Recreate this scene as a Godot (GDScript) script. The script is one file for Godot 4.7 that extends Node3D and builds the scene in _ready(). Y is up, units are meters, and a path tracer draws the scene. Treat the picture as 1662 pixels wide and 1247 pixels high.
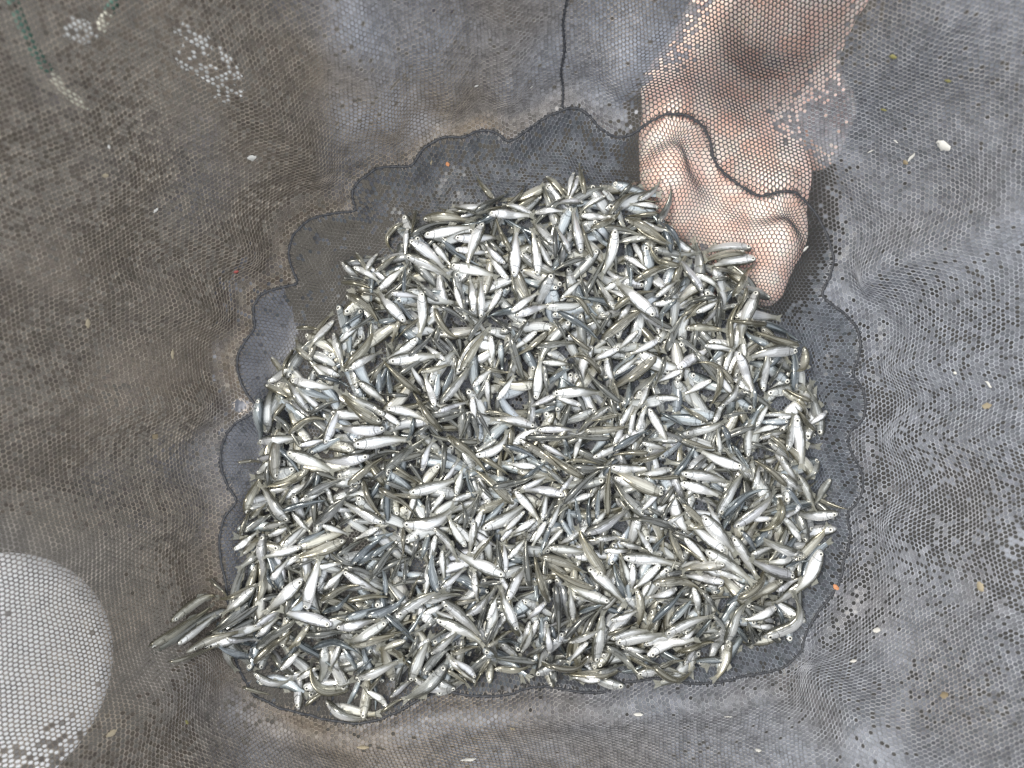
extends Node3D
# A black mesh keep net seen from above, with a heap of live fish fry on its floor.
# All lengths inside the builders are millimetres; MM turns them into metres.

const MM := 0.001
const CX := 8.0
const CZ := 11.0
const PITCH := 1.04
const GX := -186.0
const GZ := -156.0
const STEP := 1.5
const NX := 256
const NZ := 220
const HX := -104.0
const HZ := -92.0
const HS := 0.6
const HNX := 360
const HNZ := 345

var rng := RandomNumberGenerator.new()
var soft := FastNoiseLite.new()
var fine := FastNoiseLite.new()
var cloth := PackedVector3Array()
var cloth_n := PackedVector3Array()
var seam_d := PackedFloat32Array()
var heap := PackedFloat32Array()
var bed := PackedFloat32Array()
var bones := []
var coats := {}
var eye_mat: StandardMaterial3D
var fin_mat: StandardMaterial3D
var rest_body := {}
var rest_eye: Batch
var rest_fin: Batch
var made := []
# places where the holes of the net stand open: x, z and reach
var clear: Array[Vector3] = [Vector3(-124, -104, 4), Vector3(-123, -97, 4), Vector3(-123, -90, 4), Vector3(-122, -86, 4), Vector3(-120, -81, 4), Vector3(-117, -78, 3.5), Vector3(-114, -76.5, 3), Vector3(-100, -105, 3.5), Vector3(-103, -99.5, 3.5), Vector3(-106.5, -94.5, 3), Vector3(-112, -93, 3)]
var taken := {}

var radii := PackedFloat32Array([84.5, 83.6, 84.0, 82.8, 83.3, 82.1, 82.2, 82.3, 81.7, 83.5, 85.5, 88.8, 90.3, 89.2, 92.8, 91.5, 89.2, 88.9, 87.8, 88.7, 90.5, 92.3, 93.1, 90.1, 82.9, 77.0, 74.8, 73.9, 76.1, 82.6, 93.0, 102.8, 105.6, 100.6, 93.9, 88.9])
var pinches := PackedFloat32Array([-1.332, -1.001, -0.813, -0.436, -0.164, 0.030, 0.287, 2.893, -3.094, -2.817, -2.618, -2.284, -2.040, -1.846, -1.666, 0.74, 2.53])
var seam_line := PackedVector2Array([Vector2(13.6, -74.5), Vector2(17.5, -75.7), Vector2(21.2, -73.2), Vector2(24.2, -69.6), Vector2(27.2, -68.0), Vector2(30.4, -67.6), Vector2(33.3, -68.6), Vector2(37.6, -72.0), Vector2(41.8, -74.2), Vector2(47.9, -73.8), Vector2(52.1, -70.8), Vector2(54.4, -66.4), Vector2(55.3, -60.7), Vector2(58.5, -57.2), Vector2(62.7, -54.2), Vector2(67.0, -51.3), Vector2(72.4, -52.7), Vector2(77.3, -52.8), Vector2(80.3, -50.1), Vector2(83.3, -46.5), Vector2(86.4, -40.1), Vector2(88.2, -34.2), Vector2(86.9, -28.8), Vector2(84.2, -24.4), Vector2(87.2, -21.6), Vector2(90.6, -19.4), Vector2(94.4, -15.4), Vector2(95.4, -10.7), Vector2(94.2, -6.0), Vector2(92.4, -2.9), Vector2(95.6, 0.8), Vector2(96.8, 5.8), Vector2(95.3, 10.5), Vector2(91.2, 13.5), Vector2(92.6, 18.7), Vector2(95.4, 23.3), Vector2(96.3, 28.0), Vector2(94.6, 32.2), Vector2(91.2, 35.5), Vector2(92.6, 41.4), Vector2(90.6, 47.8), Vector2(89.2, 54.9), Vector2(84.7, 60.7), Vector2(80.5, 66.6), Vector2(78.8, 73.3), Vector2(72.9, 78.0), Vector2(64.5, 79.7), Vector2(57.0, 81.7), Vector2(49.1, 82.1), Vector2(40.2, 80.1), Vector2(30.2, 81.2), Vector2(24.2, 84.4), Vector2(15.1, 83.6), Vector2(7.9, 82.4), Vector2(3.0, 83.1), Vector2(-3.0, 84.8), Vector2(-11.6, 84.9), Vector2(-19.5, 83.6), Vector2(-24.4, 85.4), Vector2(-30.4, 89.1), Vector2(-36.5, 91.6), Vector2(-42.5, 92.8), Vector2(-50.6, 91.8), Vector2(-57.3, 89.8), Vector2(-64.0, 88.1), Vector2(-70.7, 85.1), Vector2(-74.4, 78.7), Vector2(-77.1, 70.8), Vector2(-77.1, 62.4), Vector2(-78.3, 53.8), Vector2(-79.6, 49.6), Vector2(-80.3, 42.9), Vector2(-79.0, 36.4), Vector2(-75.3, 32.2), Vector2(-78.1, 28.0), Vector2(-79.8, 22.9), Vector2(-79.6, 17.1), Vector2(-76.6, 11.5), Vector2(-72.9, 9.2), Vector2(-68.7, 7.3), Vector2(-72.1, 2.8), Vector2(-74.4, -1.9), Vector2(-75.3, -7.3), Vector2(-72.9, -12.0), Vector2(-69.9, -15.2), Vector2(-70.7, -20.6), Vector2(-68.7, -24.3), Vector2(-64.3, -26.1), Vector2(-58.3, -27.3), Vector2(-60.6, -32.2), Vector2(-61.3, -36.2), Vector2(-59.6, -41.1), Vector2(-54.8, -45.3), Vector2(-48.7, -46.8), Vector2(-42.2, -47.0), Vector2(-43.8, -51.3), Vector2(-42.5, -54.7), Vector2(-36.5, -59.1), Vector2(-31.2, -59.4), Vector2(-27.6, -59.1), Vector2(-24.4, -64.1), Vector2(-19.5, -67.1), Vector2(-15.6, -67.1), Vector2(-12.9, -66.8), Vector2(-9.1, -69.3), Vector2(-4.4, -68.6), Vector2(-0.7, -65.4), Vector2(2.9, -68.1), Vector2(6.0, -70.8), Vector2(9.9, -73.2)])


class Batch:
	var v := PackedVector3Array()
	var n := PackedVector3Array()
	var c := PackedColorArray()
	var uv := PackedVector2Array()
	var i := PackedInt32Array()

	func add(other: Batch) -> void:
		var at := v.size()
		v.append_array(other.v)
		n.append_array(other.n)
		c.append_array(other.c)
		uv.append_array(other.uv)
		for k in other.i:
			i.append(k + at)

	func write(mesh: ArrayMesh, m: Material, origin := Vector3.ZERO) -> void:
		if v.is_empty():
			return
		for k in range(0, i.size(), 3):
			var face := (v[i[k + 2]] - v[i[k]]).cross(v[i[k + 1]] - v[i[k]])
			if face.dot(n[i[k]] + n[i[k + 1]] + n[i[k + 2]]) < 0.0:
				var swap := i[k + 1]
				i[k + 1] = i[k + 2]
				i[k + 2] = swap
		var a := []
		a.resize(Mesh.ARRAY_MAX)
		a[Mesh.ARRAY_VERTEX] = Transform3D(Basis.from_scale(Vector3(0.001, 0.001, 0.001)), origin * -0.001) * v
		a[Mesh.ARRAY_NORMAL] = n
		if c.size() == v.size():
			a[Mesh.ARRAY_COLOR] = c
		if uv.size() == v.size():
			a[Mesh.ARRAY_TEX_UV] = uv
		a[Mesh.ARRAY_INDEX] = i
		mesh.add_surface_from_arrays(Mesh.PRIMITIVE_TRIANGLES, a)
		mesh.surface_set_material(mesh.get_surface_count() - 1, m)


# ---------------------------------------------------------------- naming

func numbered(called: String) -> String:
	var k: int = taken.get(called, 0)
	taken[called] = k + 1
	return called if k == 0 else "%s_%03d" % [called, k]


func thing(called: String, label: String, category: String, at := Vector3.ZERO, group := "") -> Node3D:
	var o := Node3D.new()
	o.name = numbered(called)
	o.position = at * MM
	add_child(o, true)
	tag(o, label, category, group)
	return o


func tag(o: Node3D, label: String, category: String, group := "") -> Node3D:
	o.set_meta("label", label)
	o.set_meta("category", category)
	if group:
		o.set_meta("group", group)
	return o


func part(called: String, b: Batch, m: Material, parent: Node3D, origin := Vector3.ZERO) -> MeshInstance3D:
	var mesh := ArrayMesh.new()
	b.write(mesh, m, origin)
	var o := MeshInstance3D.new()
	o.name = called
	o.mesh = mesh
	parent.add_child(o, true)
	return o


func plain(albedo: Color, rough: float, metal := 0.0) -> StandardMaterial3D:
	var m := StandardMaterial3D.new()
	m.albedo_color = albedo.linear_to_srgb()
	m.roughness = rough
	m.metallic = metal
	return m


# ---------------------------------------------------------------- the shape of the net

func radius_at(angle: float) -> float:
	var f := fposmod((angle + PI) / (PI / 18.0), 36.0)
	var k := int(f)
	return cubic_interpolate(radii[k % 36], radii[(k + 1) % 36], radii[(k + 35) % 36], radii[(k + 2) % 36], f - k)


func slope_at(dir: Vector2) -> float:
	var sx := 0.98 if dir.x < 0.0 else 1.04
	var sz := 1.18 if dir.y < 0.0 else 1.43
	return sx * dir.x * dir.x + sz * dir.y * dir.y


func bare_net(x: float, z: float) -> Vector3:
	var off := Vector2(x - CX, z - CZ)
	var rho := off.length()
	if rho < 1.0:
		return Vector3(x, 0, z)
	var dir := off / rho
	var angle := atan2(off.y, off.x)
	var a := rho - radius_at(angle)
	var lump := soft.get_noise_2d(x * 1.6, z * 1.6)
	if a <= 0.0:
		return Vector3(x, 1.6 * lump, z)
	var phi := slope_at(dir)
	var bend := minf(a, 11.0)
	var run := 11.0 / phi * sin(phi * bend / 11.0)
	var rise := 11.0 / phi * (1.0 - cos(phi * bend / 11.0))
	if a > 11.0:
		run += (a - 11.0) * cos(phi)
		rise += (a - 11.0) * sin(phi)
	var fold := 0.0
	for p in pinches:
		var d := angle_difference(p, angle)
		var strong := 2.3 if absf(p + 0.436) < 0.01 else 1.5 if p == pinches[15] or p == pinches[16] else 0.15 if absf(p + 0.907) < 0.1 else 1.0
		fold += strong * exp(-d * d / 0.0036)
	fold = 5.0 * fold * exp(-a / 46.0) * smoothstep(0.0, 8.0, a)
	var across := -sin(phi * bend / 11.0)
	var out := Vector3(dir.x * across, cos(phi * bend / 11.0), dir.y * across)
	var wave := (soft.get_noise_2d(x * 0.7 + 300.0, z * 0.7) * 5.0) * smoothstep(4.0, 40.0, a) * smoothstep(8.0, 42.0, Vector2(x - 68.0, z + 97.0).length()) + 1.6 * lump * exp(-a / 12.0)
	return Vector3(CX + dir.x * (rho - a + run), rise, CZ + dir.y * (rho - a + run)) + out * (fold + wave)


func build_cloth() -> void:
	cloth.resize(NX * NZ)
	cloth_n.resize(NX * NZ)
	seam_d.resize(NX * NZ)
	var count := seam_line.size()
	for j in NZ:
		for i in NX:
			var x := GX + i * STEP
			var z := GZ + j * STEP
			var p := bare_net(x, z)
			var off := Vector2(x - CX, z - CZ)
			var a := off.length() - radius_at(atan2(off.y, off.x))
			var d := a
			if absf(a) < 24.0:
				var q := Vector2(x, z)
				var best := 1e9
				for k in count:
					var s := seam_line[k]
					var e := seam_line[(k + 1) % count] - s
					var t := clampf((q - s).dot(e) / e.length_squared(), 0.0, 1.0)
					best = minf(best, (q - s - e * t).length_squared())
				d = sqrt(best) * (-1.0 if Geometry2D.is_point_in_polygon(q, seam_line) else 1.0)
			# the seam stands proud and the floor sags in a pocket just inside it
			p.y += 2.8 * exp(-pow(d / 3.0, 2.0))
			if d < 0.0:
				p.y -= 3.6 * exp(-pow((d + 7.5) / 5.5, 2.0))
			else:
				var lift := 1.8 * exp(-pow((d - 7.0) / 5.0, 2.0))
				p += Vector3(-off.normalized().x, 0.4, -off.normalized().y) * -lift * 0.6
			cloth[j * NX + i] = p
			seam_d[j * NX + i] = d
	find_normals()


func find_normals() -> void:
	for j in NZ:
		for i in NX:
			var i0 := maxi(i - 1, 0)
			var i1 := mini(i + 1, NX - 1)
			var j0 := maxi(j - 1, 0)
			var j1 := mini(j + 1, NZ - 1)
			var n := (cloth[j1 * NX + i] - cloth[j0 * NX + i]).cross(cloth[j * NX + i1] - cloth[j * NX + i0])
			cloth_n[j * NX + i] = n.normalized() if n.length() > 1e-6 else Vector3.UP


func on_net(x: float, z: float) -> Vector3:
	var fx := clampf((x - GX) / STEP, 0.0, NX - 1.001)
	var fz := clampf((z - GZ) / STEP, 0.0, NZ - 1.001)
	var i := int(fx)
	var j := int(fz)
	var k := j * NX + i
	fx -= i
	fz -= j
	return cloth[k].lerp(cloth[k + 1], fx).lerp(cloth[k + NX].lerp(cloth[k + NX + 1], fx), fz)


func net_normal(x: float, z: float) -> Vector3:
	return cloth_n[clampi(roundi((z - GZ) / STEP), 0, NZ - 1) * NX + clampi(roundi((x - GX) / STEP), 0, NX - 1)]


func seam_at(x: float, z: float) -> float:
	var fx := clampf((x - GX) / STEP, 0.0, NX - 1.001)
	var fz := clampf((z - GZ) / STEP, 0.0, NZ - 1.001)
	var i := int(fx)
	var j := int(fz)
	var k := j * NX + i
	return lerpf(lerpf(seam_d[k], seam_d[k + 1], fx - i), lerpf(seam_d[k + NX], seam_d[k + NX + 1], fx - i), fz - j)


# ---------------------------------------------------------------- the hand under the net

func bone(a: Vector3, b: Vector3, ra: float, rb: float) -> void:
	bones.append([a, b, ra, rb])


func lay_out_hand() -> void:
	# four fingers reach under the floor, the palm lies against the back wall
	bone(Vector3(47, -7, -84), Vector3(46, -6.5, -69), 8.4, 8.2)
	bone(Vector3(46, -6.5, -69), Vector3(46, -6.5, -58), 8.2, 7.6)
	bone(Vector3(46, -6.5, -58), Vector3(48, -8, -47), 7.6, 6.6)
	bone(Vector3(61, -8, -82), Vector3(62, -9, -62), 8.4, 8.2)
	bone(Vector3(62, -9, -62), Vector3(62, -9.5, -44), 8.2, 7.8)
	bone(Vector3(62, -9.5, -44), Vector3(60, -11, -31), 7.8, 6.6)
	bone(Vector3(73, -7, -82), Vector3(75, -6, -58), 8.2, 7.8)
	bone(Vector3(75, -6, -58), Vector3(74.5, -6, -42), 7.8, 7.2)
	bone(Vector3(74.5, -6, -42), Vector3(72, -7.5, -28), 7.2, 6.0)
	bone(Vector3(83, -8, -90), Vector3(92, -13, -80), 7.2, 6.8)
	bone(Vector3(92, -13, -80), Vector3(92, -22, -73), 6.8, 6.4)
	bone(Vector3(92, -22, -73), Vector3(86, -29, -74), 6.4, 5.6)
	# palm: a ridge that presses the net in, its sides fall away from it
	bone(Vector3(61, -8, -82), Vector3(64, 2, -87), 9.0, 11.0)
	bone(Vector3(64, 2, -87), Vector3(67, 23, -93), 11.0, 13.5)
	bone(Vector3(67, 23, -93), Vector3(74, 64, -113), 13.5, 13.5)
	bone(Vector3(74, 64, -113), Vector3(94, 130, -185), 13.5, 22.0)
	bone(Vector3(47, -7, -84), Vector3(60, 22, -104), 8.6, 10.0)
	bone(Vector3(73, -7, -82), Vector3(74, 20, -97), 8.4, 11.0)
	bone(Vector3(83, -8, -90), Vector3(80, 22, -106), 8.0, 11.0)
	bone(Vector3(80, 22, -106), Vector3(84, 64, -126), 11.0, 13.0)
	# thumb, folded away on the far side
	bone(Vector3(82, 40, -126), Vector3(98, 22, -128), 10.0, 9.0)
	bone(Vector3(98, 22, -128), Vector3(108, 8, -126), 9.0, 8.0)
	bone(Vector3(108, 8, -126), Vector3(113, -6, -121), 8.0, 6.6)


func capsule(p: Vector3, b: Array) -> float:
	var a: Vector3 = b[0]
	var e: Vector3 = b[1] - a
	var t := clampf((p - a).dot(e) / e.length_squared(), 0.0, 1.0)
	return (p - a - e * t).length() - lerpf(b[2], b[3], t)


func hand_sdf(p: Vector3) -> float:
	var d := 1e9
	for b in bones:
		var c := capsule(p, b)
		var k := 7.0
		var h := maxf(k - absf(d - c), 0.0) / k
		d = minf(d, c) - h * h * k * 0.25
	return d


func drape() -> void:
	# the cloth is pushed off the hand and off the tub that it lies against
	for turn in 7:
		for j in range(2, NZ - 2):
			for i in range(2, NX - 2):
				var k := j * NX + i
				var p := cloth[k]
				if p.x > 26.0 and p.x < 120.0 and p.z < -12.0 and p.y < 75.0:
					for again in 4:
						var d := hand_sdf(p)
						if d > 0.55:
							break
						p += (cloth_n[k] + Vector3(0, 0.5, 0)).normalized() * (0.6 - d)
					cloth[k] = p
				elif p.x < -70.0 and p.z > 20.0:
					for again in 4:
						var d := tub_sdf(p)
						if d > 0.7:
							break
						p += cloth_n[k] * (0.75 - d)
					cloth[k] = p
		if turn < 6:
			var was := cloth.duplicate()
			for j in range(2, NZ - 2):
				for i in range(2, NX - 2):
					var p := was[j * NX + i]
					if (p.x > 26.0 and p.x < 122.0 and p.z < -10.0) or (p.x < -66.0 and p.z > 15.0):
						cloth[j * NX + i] = p * 0.5 + (was[j * NX + i - 1] + was[j * NX + i + 1] + was[(j - 1) * NX + i] + was[(j + 1) * NX + i]) * 0.125
			find_normals()
	find_normals()


var tub_at := Vector3(-121.0, 37.0, 67.0)
var tub_axis := Vector3(0.82, 0.56, -0.1).normalized()

func tub_sdf(p: Vector3) -> float:
	var q := p - tub_at
	var y := q.dot(tub_axis)
	var r := (q - tub_axis * y).length()
	var e := Vector2(r - 23.0, absf(y) - 3.0)
	return Vector2(maxf(e.x, 0.0), maxf(e.y, 0.0)).length() + minf(maxf(e.x, e.y), 0.0) - 5.0


func surface_nets(lo: Vector3, hi: Vector3, cell: float, field: Callable) -> Batch:
	var n := Vector3i(((hi - lo) / cell).ceil()) + Vector3i.ONE
	var f := PackedFloat32Array()
	f.resize(n.x * n.y * n.z)
	for z in n.z:
		for y in n.y:
			for x in n.x:
				f[(z * n.y + y) * n.x + x] = field.call(lo + Vector3(x, y, z) * cell)
	var b := Batch.new()
	var at := {}
	for z in n.z - 1:
		for y in n.y - 1:
			for x in n.x - 1:
				var base := (z * n.y + y) * n.x + x
				var s := Vector3.ZERO
				var hits := 0
				for e in 12:
					var axis := e / 4
					var u := e % 2
					var w := (e / 2) % 2
					var o := Vector3i(0, u, w) if axis == 0 else Vector3i(u, 0, w) if axis == 1 else Vector3i(u, w, 0)
					var step := Vector3i(1, 0, 0) if axis == 0 else Vector3i(0, 1, 0) if axis == 1 else Vector3i(0, 0, 1)
					var fa := f[base + (o.z * n.y + o.y) * n.x + o.x]
					var o2 := o + step
					var fb := f[base + (o2.z * n.y + o2.y) * n.x + o2.x]
					if (fa < 0.0) != (fb < 0.0):
						s += Vector3(o) + Vector3(step) * (fa / (fa - fb))
						hits += 1
				if hits:
					at[base] = b.v.size()
					var p := lo + (Vector3(x, y, z) + s / hits) * cell
					b.v.append(p)
					var h := 0.3
					var g := Vector3(field.call(p + Vector3(h, 0, 0)) - field.call(p - Vector3(h, 0, 0)), field.call(p + Vector3(0, h, 0)) - field.call(p - Vector3(0, h, 0)), field.call(p + Vector3(0, 0, h)) - field.call(p - Vector3(0, 0, h)))
					b.n.append(g.normalized())
	var sx := 1
	var sy := n.x
	var sz := n.x * n.y
	for z in range(1, n.z - 1):
		for y in range(1, n.y - 1):
			for x in range(1, n.x - 1):
				var base := (z * n.y + y) * n.x + x
				var inside := f[base] < 0.0
				for axis in 3:
					var d: int = [sx, sy, sz][axis]
					if inside == (f[base + d] < 0.0):
						continue
					var u: int = [sy, sz, sx][axis]
					var w: int = [sz, sx, sy][axis]
					var q := [at[base], at[base - u], at[base - u - w], at[base - w]]
					if inside:
						q.reverse()
					b.i.append_array(PackedInt32Array([q[0], q[1], q[2], q[0], q[2], q[3]]))
	return b


# ---------------------------------------------------------------- threads of the net

func put_thread(b: Batch, p: Vector3, q: Vector3, up: Vector3, r: float, tint: Color) -> void:
	var d := (q - p)
	var l := d.length()
	if l < 0.02:
		return
	d /= l
	var side := d.cross(up).normalized()
	var top := side.cross(d)
	var a := top
	var c := side * 0.866 - top * 0.5
	var e := side * -0.866 - top * 0.5
	var at := b.v.size()
	p -= d * r * 0.5
	q += d * r * 0.5
	b.v.append(p + a * r)
	b.v.append(p + c * r)
	b.v.append(p + e * r)
	b.v.append(q + a * r)
	b.v.append(q + c * r)
	b.v.append(q + e * r)
	b.n.append(a)
	b.n.append(c)
	b.n.append(e)
	b.n.append(a)
	b.n.append(c)
	b.n.append(e)
	for k in 6:
		b.c.append(tint)
	for k in 3:
		var m := (k + 1) % 3
		b.i.append(at + k)
		b.i.append(at + m)
		b.i.append(at + 3 + k)
		b.i.append(at + m)
		b.i.append(at + 3 + m)
		b.i.append(at + 3 + k)


func in_sight(p: Vector3) -> bool:
	var far := 1.0 - p.y / 213.0
	return absf(p.x) < 141.0 * far + 9.0 and absf(p.z) < 106.0 * far + 8.0 and p.y < 75.0


func warp(x: float, z: float) -> Vector2:
	return Vector2(x + 0.5 * fine.get_noise_2d(x * 1.8, z * 1.8), z + 0.5 * fine.get_noise_2d(x * 1.8 + 500.0, z * 1.8))


# how a patch of net looks: dirt tints the thread, water films close some of the holes
func thread_tint(x: float, z: float) -> Color:
	var mud := clampf(0.5 + 0.9 * soft.get_noise_2d(x * 0.45 + 70.0, z * 0.45) - (x - 10.0) / 190.0, 0.0, 1.0)
	var pale := 0.85 + 0.5 * fine.get_noise_2d(x * 8.0, z * 8.0)
	return Color(0.245, 0.256, 0.284).lerp(Color(0.2, 0.17, 0.138), mud) * pale


func film_share(x: float, z: float, p: Vector3, d: float) -> float:
	for c in clear:
		if Vector2(x - c.x, z - c.y).length() < c.z:
			return 0.12
	if p.x > 26.0 and p.x < 105.0 and p.z < -12.0:
		var off := hand_sdf(p)
		if off < 12.0:
			return smoothstep(3.0, 11.0, off) * 0.9
	if p.x < -66.0 and p.z > 15.0:
		var away := tub_sdf(p)
		if away < 18.0:
			return clampf(0.006 + 0.05 * maxf(away - 11.0, 0.0) + 0.5 * smoothstep(72.0, 92.0, p.z), 0.0, 0.9)
	if Vector2(x + 84.0, z + 89.0).length() < 10.0:
		return 0.42
	var patch := soft.get_noise_2d(x * 1.5 + 900.0, z * 1.5)
	var s := 0.86 + 0.5 * patch
	if d > 0.0:
		s = 0.99 + 0.13 * minf(patch, 0.0)
		s -= (0.42 - 0.9 * patch) * smoothstep(55.0, 105.0, x) * smoothstep(-45.0, 5.0, z) * smoothstep(96.0, 66.0, z)
		s -= 0.22 * smoothstep(-55.0, -85.0, x) * smoothstep(-25.0, -60.0, z)
		s -= (0.16 - 0.55 * patch) * smoothstep(-50.0, -100.0, x)
	elif x < -35.0 and z > -45.0:
		s = 0.1
	return clampf(s, 0.04, 0.985)


func build_net() -> void:
	var net := thing("keep_net", "black nylon mesh keep net hanging open around the heap of fry", "net")
	var floor_threads := Batch.new()
	var wall_threads := Batch.new()
	var films := Batch.new()
	var torn := Vector2(-74.0, 6.3)
	for panel in 2:
		var turn := 0.12 if panel == 0 else 0.42
		var pitch := PITCH if panel == 0 else PITCH * 1.16
		var s := pitch / sqrt(3.0)
		var ax := Vector2(pitch, 0).rotated(turn)
		var ay := Vector2(pitch * 0.5, pitch * 0.8660254).rotated(turn)
		var spokes: Array[Vector2] = []
		for k in 3:
			spokes.append(Vector2(0, s).rotated(turn + k * TAU / 3.0))
		var b := floor_threads if panel == 0 else wall_threads
		var reach := 240
		for j in range(-reach, reach):
			for i in range(-reach, reach):
				var site := Vector2(CX, CZ) + ax * i + ay * j
				if site.x < GX + 3.0 or site.x > GX + NX * STEP - 6.0 or site.y < GZ + 3.0 or site.y > GZ + NZ * STEP - 6.0:
					continue
				var dist := seam_at(site.x, site.y)
				if (dist > 1.6) if panel == 0 else (dist < -1.6):
					continue
				var w0 := warp(site.x, site.y)
				var p := on_net(w0.x, w0.y)
				if not in_sight(p):
					continue
				var up := net_normal(site.x, site.y)
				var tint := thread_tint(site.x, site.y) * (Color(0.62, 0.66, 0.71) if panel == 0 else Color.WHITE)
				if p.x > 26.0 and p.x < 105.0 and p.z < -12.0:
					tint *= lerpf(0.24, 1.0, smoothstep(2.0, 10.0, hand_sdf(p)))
				var gap := site.distance_to(torn)
				if gap > 1.7:
					for k in 3:
						var e := site + spokes[k]
						var de := seam_at(e.x, e.y)
						if panel == 0 and dist > 0.3 and de > 0.3 or panel == 1 and dist < -0.3 and de < -0.3:
							continue
						if e.distance_to(torn) < 1.1:
							continue
						var w1 := warp(e.x, e.y)
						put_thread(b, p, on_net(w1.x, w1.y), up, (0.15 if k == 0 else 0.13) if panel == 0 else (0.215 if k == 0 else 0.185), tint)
				var mid := site - spokes[0]
				var dm := seam_at(mid.x, mid.y)
				if (dm > -0.2 if panel == 0 else dm < 0.2) or mid.distance_to(torn) < 2.4:
					continue
				var wm := warp(mid.x, mid.y)
				var pm := on_net(wm.x, wm.y)
				if rng.randf() > film_share(mid.x, mid.y, pm, dm):
					continue
				var grey := 0.7 + 0.6 * rng.randf() + 1.6 * maxf(0.0, soft.get_noise_2d(mid.x * 1.3 + 40.0, mid.y * 1.3))
				var mud := clampf(0.5 - mid.x / 160.0 + soft.get_noise_2d(mid.x + 90.0, mid.y), 0.0, 1.0)
				var sheen := 1.0 + 0.9 * smoothstep(-52.0, -85.0, mid.y) * smoothstep(80.0, 30.0, absf(mid.x)) + 0.8 * smoothstep(80.0, 96.0, mid.y) * smoothstep(98.0, 60.0, absf(mid.x))  # sky sheen painted into the film colour along back and front walls
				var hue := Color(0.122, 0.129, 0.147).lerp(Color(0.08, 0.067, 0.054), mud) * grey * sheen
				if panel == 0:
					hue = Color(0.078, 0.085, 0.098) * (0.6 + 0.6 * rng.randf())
				hue.a = clampf(0.72 + 0.2 * rng.randf(), 0.0, 1.0)
				var at := films.v.size()
				var um := net_normal(mid.x, mid.y)
				var lean := (um + Vector3(rng.randf() - 0.5, 0, rng.randf() - 0.5) * 0.25).normalized()
				for k in 6:
					var rim := mid + (spokes[k / 2] if k % 2 == 0 else -spokes[(k / 2 + 2) % 3]) * 0.93
					var wr := warp(rim.x, rim.y)
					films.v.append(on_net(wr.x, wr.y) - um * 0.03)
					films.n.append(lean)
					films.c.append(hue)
					if k > 1:
						films.i.append_array(PackedInt32Array([at, at + k - 1, at + k]))
	var thread := plain(Color.WHITE, 0.42)
	thread.vertex_color_use_as_albedo = true
	thread.metallic_specular = 0.55
	var film := plain(Color.WHITE, 0.3)
	film.vertex_color_use_as_albedo = true
	film.transparency = BaseMaterial3D.TRANSPARENCY_ALPHA
	film.metallic_specular = 0.3
	film.cull_mode = BaseMaterial3D.CULL_DISABLED
	part("floor_mesh", floor_threads, thread, net).set_meta("kind", "stuff")
	part("wall_mesh", wall_threads, thread, net).set_meta("kind", "stuff")
	part("water_film", films, film, net).set_meta("kind", "stuff")
	# the hem that joins floor and walls, and the upright seam in the back wall
	var cord := plain(Color(0.032, 0.034, 0.04), 0.55)
	var path: Array[Vector2] = []
	for k in seam_line.size():
		var p0 := seam_line[k]
		var p1 := seam_line[(k + 1) % seam_line.size()]
		var m := maxi(1, int(p0.distance_to(p1) / 0.9))
		for q in m:
			path.append(p0.lerp(p1, float(q) / m))
	path = smooth(path, true)
	var hem := Batch.new()
	stitched(hem, path, true, 0.3)
	part("hem_seam", hem, cord, net)
	var up_line: Array[Vector2] = []
	for k in 72:
		up_line.append(Vector2(13.6 + 0.35 * sin(k * 0.31) + k * 0.0, -75.2 - k * 0.75))
	var upright := Batch.new()
	stitched(upright, up_line, false, 0.28)
	part("upright_seam", upright, cord, net)
	# frayed white ends round the torn hole
	var fray := Batch.new()
	for k in 26:
		var a := rng.randf() * TAU
		var from := torn + Vector2(1.75 + 0.5 * rng.randf(), 0).rotated(a)
		var to := from + Vector2(rng.randf_range(-0.8, 0.8), rng.randf_range(-0.8, 0.8))
		var lift := Vector3(0, 0.35 * rng.randf(), 0)
		put_thread(fray, on_net(from.x, from.y) + lift, on_net(to.x, to.y) + Vector3(0, 0.5, 0), Vector3.UP, 0.13, Color.WHITE)
	part("frayed_edge", fray, plain(Color(0.62, 0.56, 0.5), 0.7), net)


func smooth(path: Array[Vector2], closed: bool) -> Array[Vector2]:
	var n := path.size()
	for again in 3:
		var was := path.duplicate()
		for k in n:
			if closed or k > 0 and k < n - 1:
				path[k] = was[k] * 0.5 + (was[(k + n - 1) % n] + was[(k + 1) % n]) * 0.25
	return path


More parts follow.
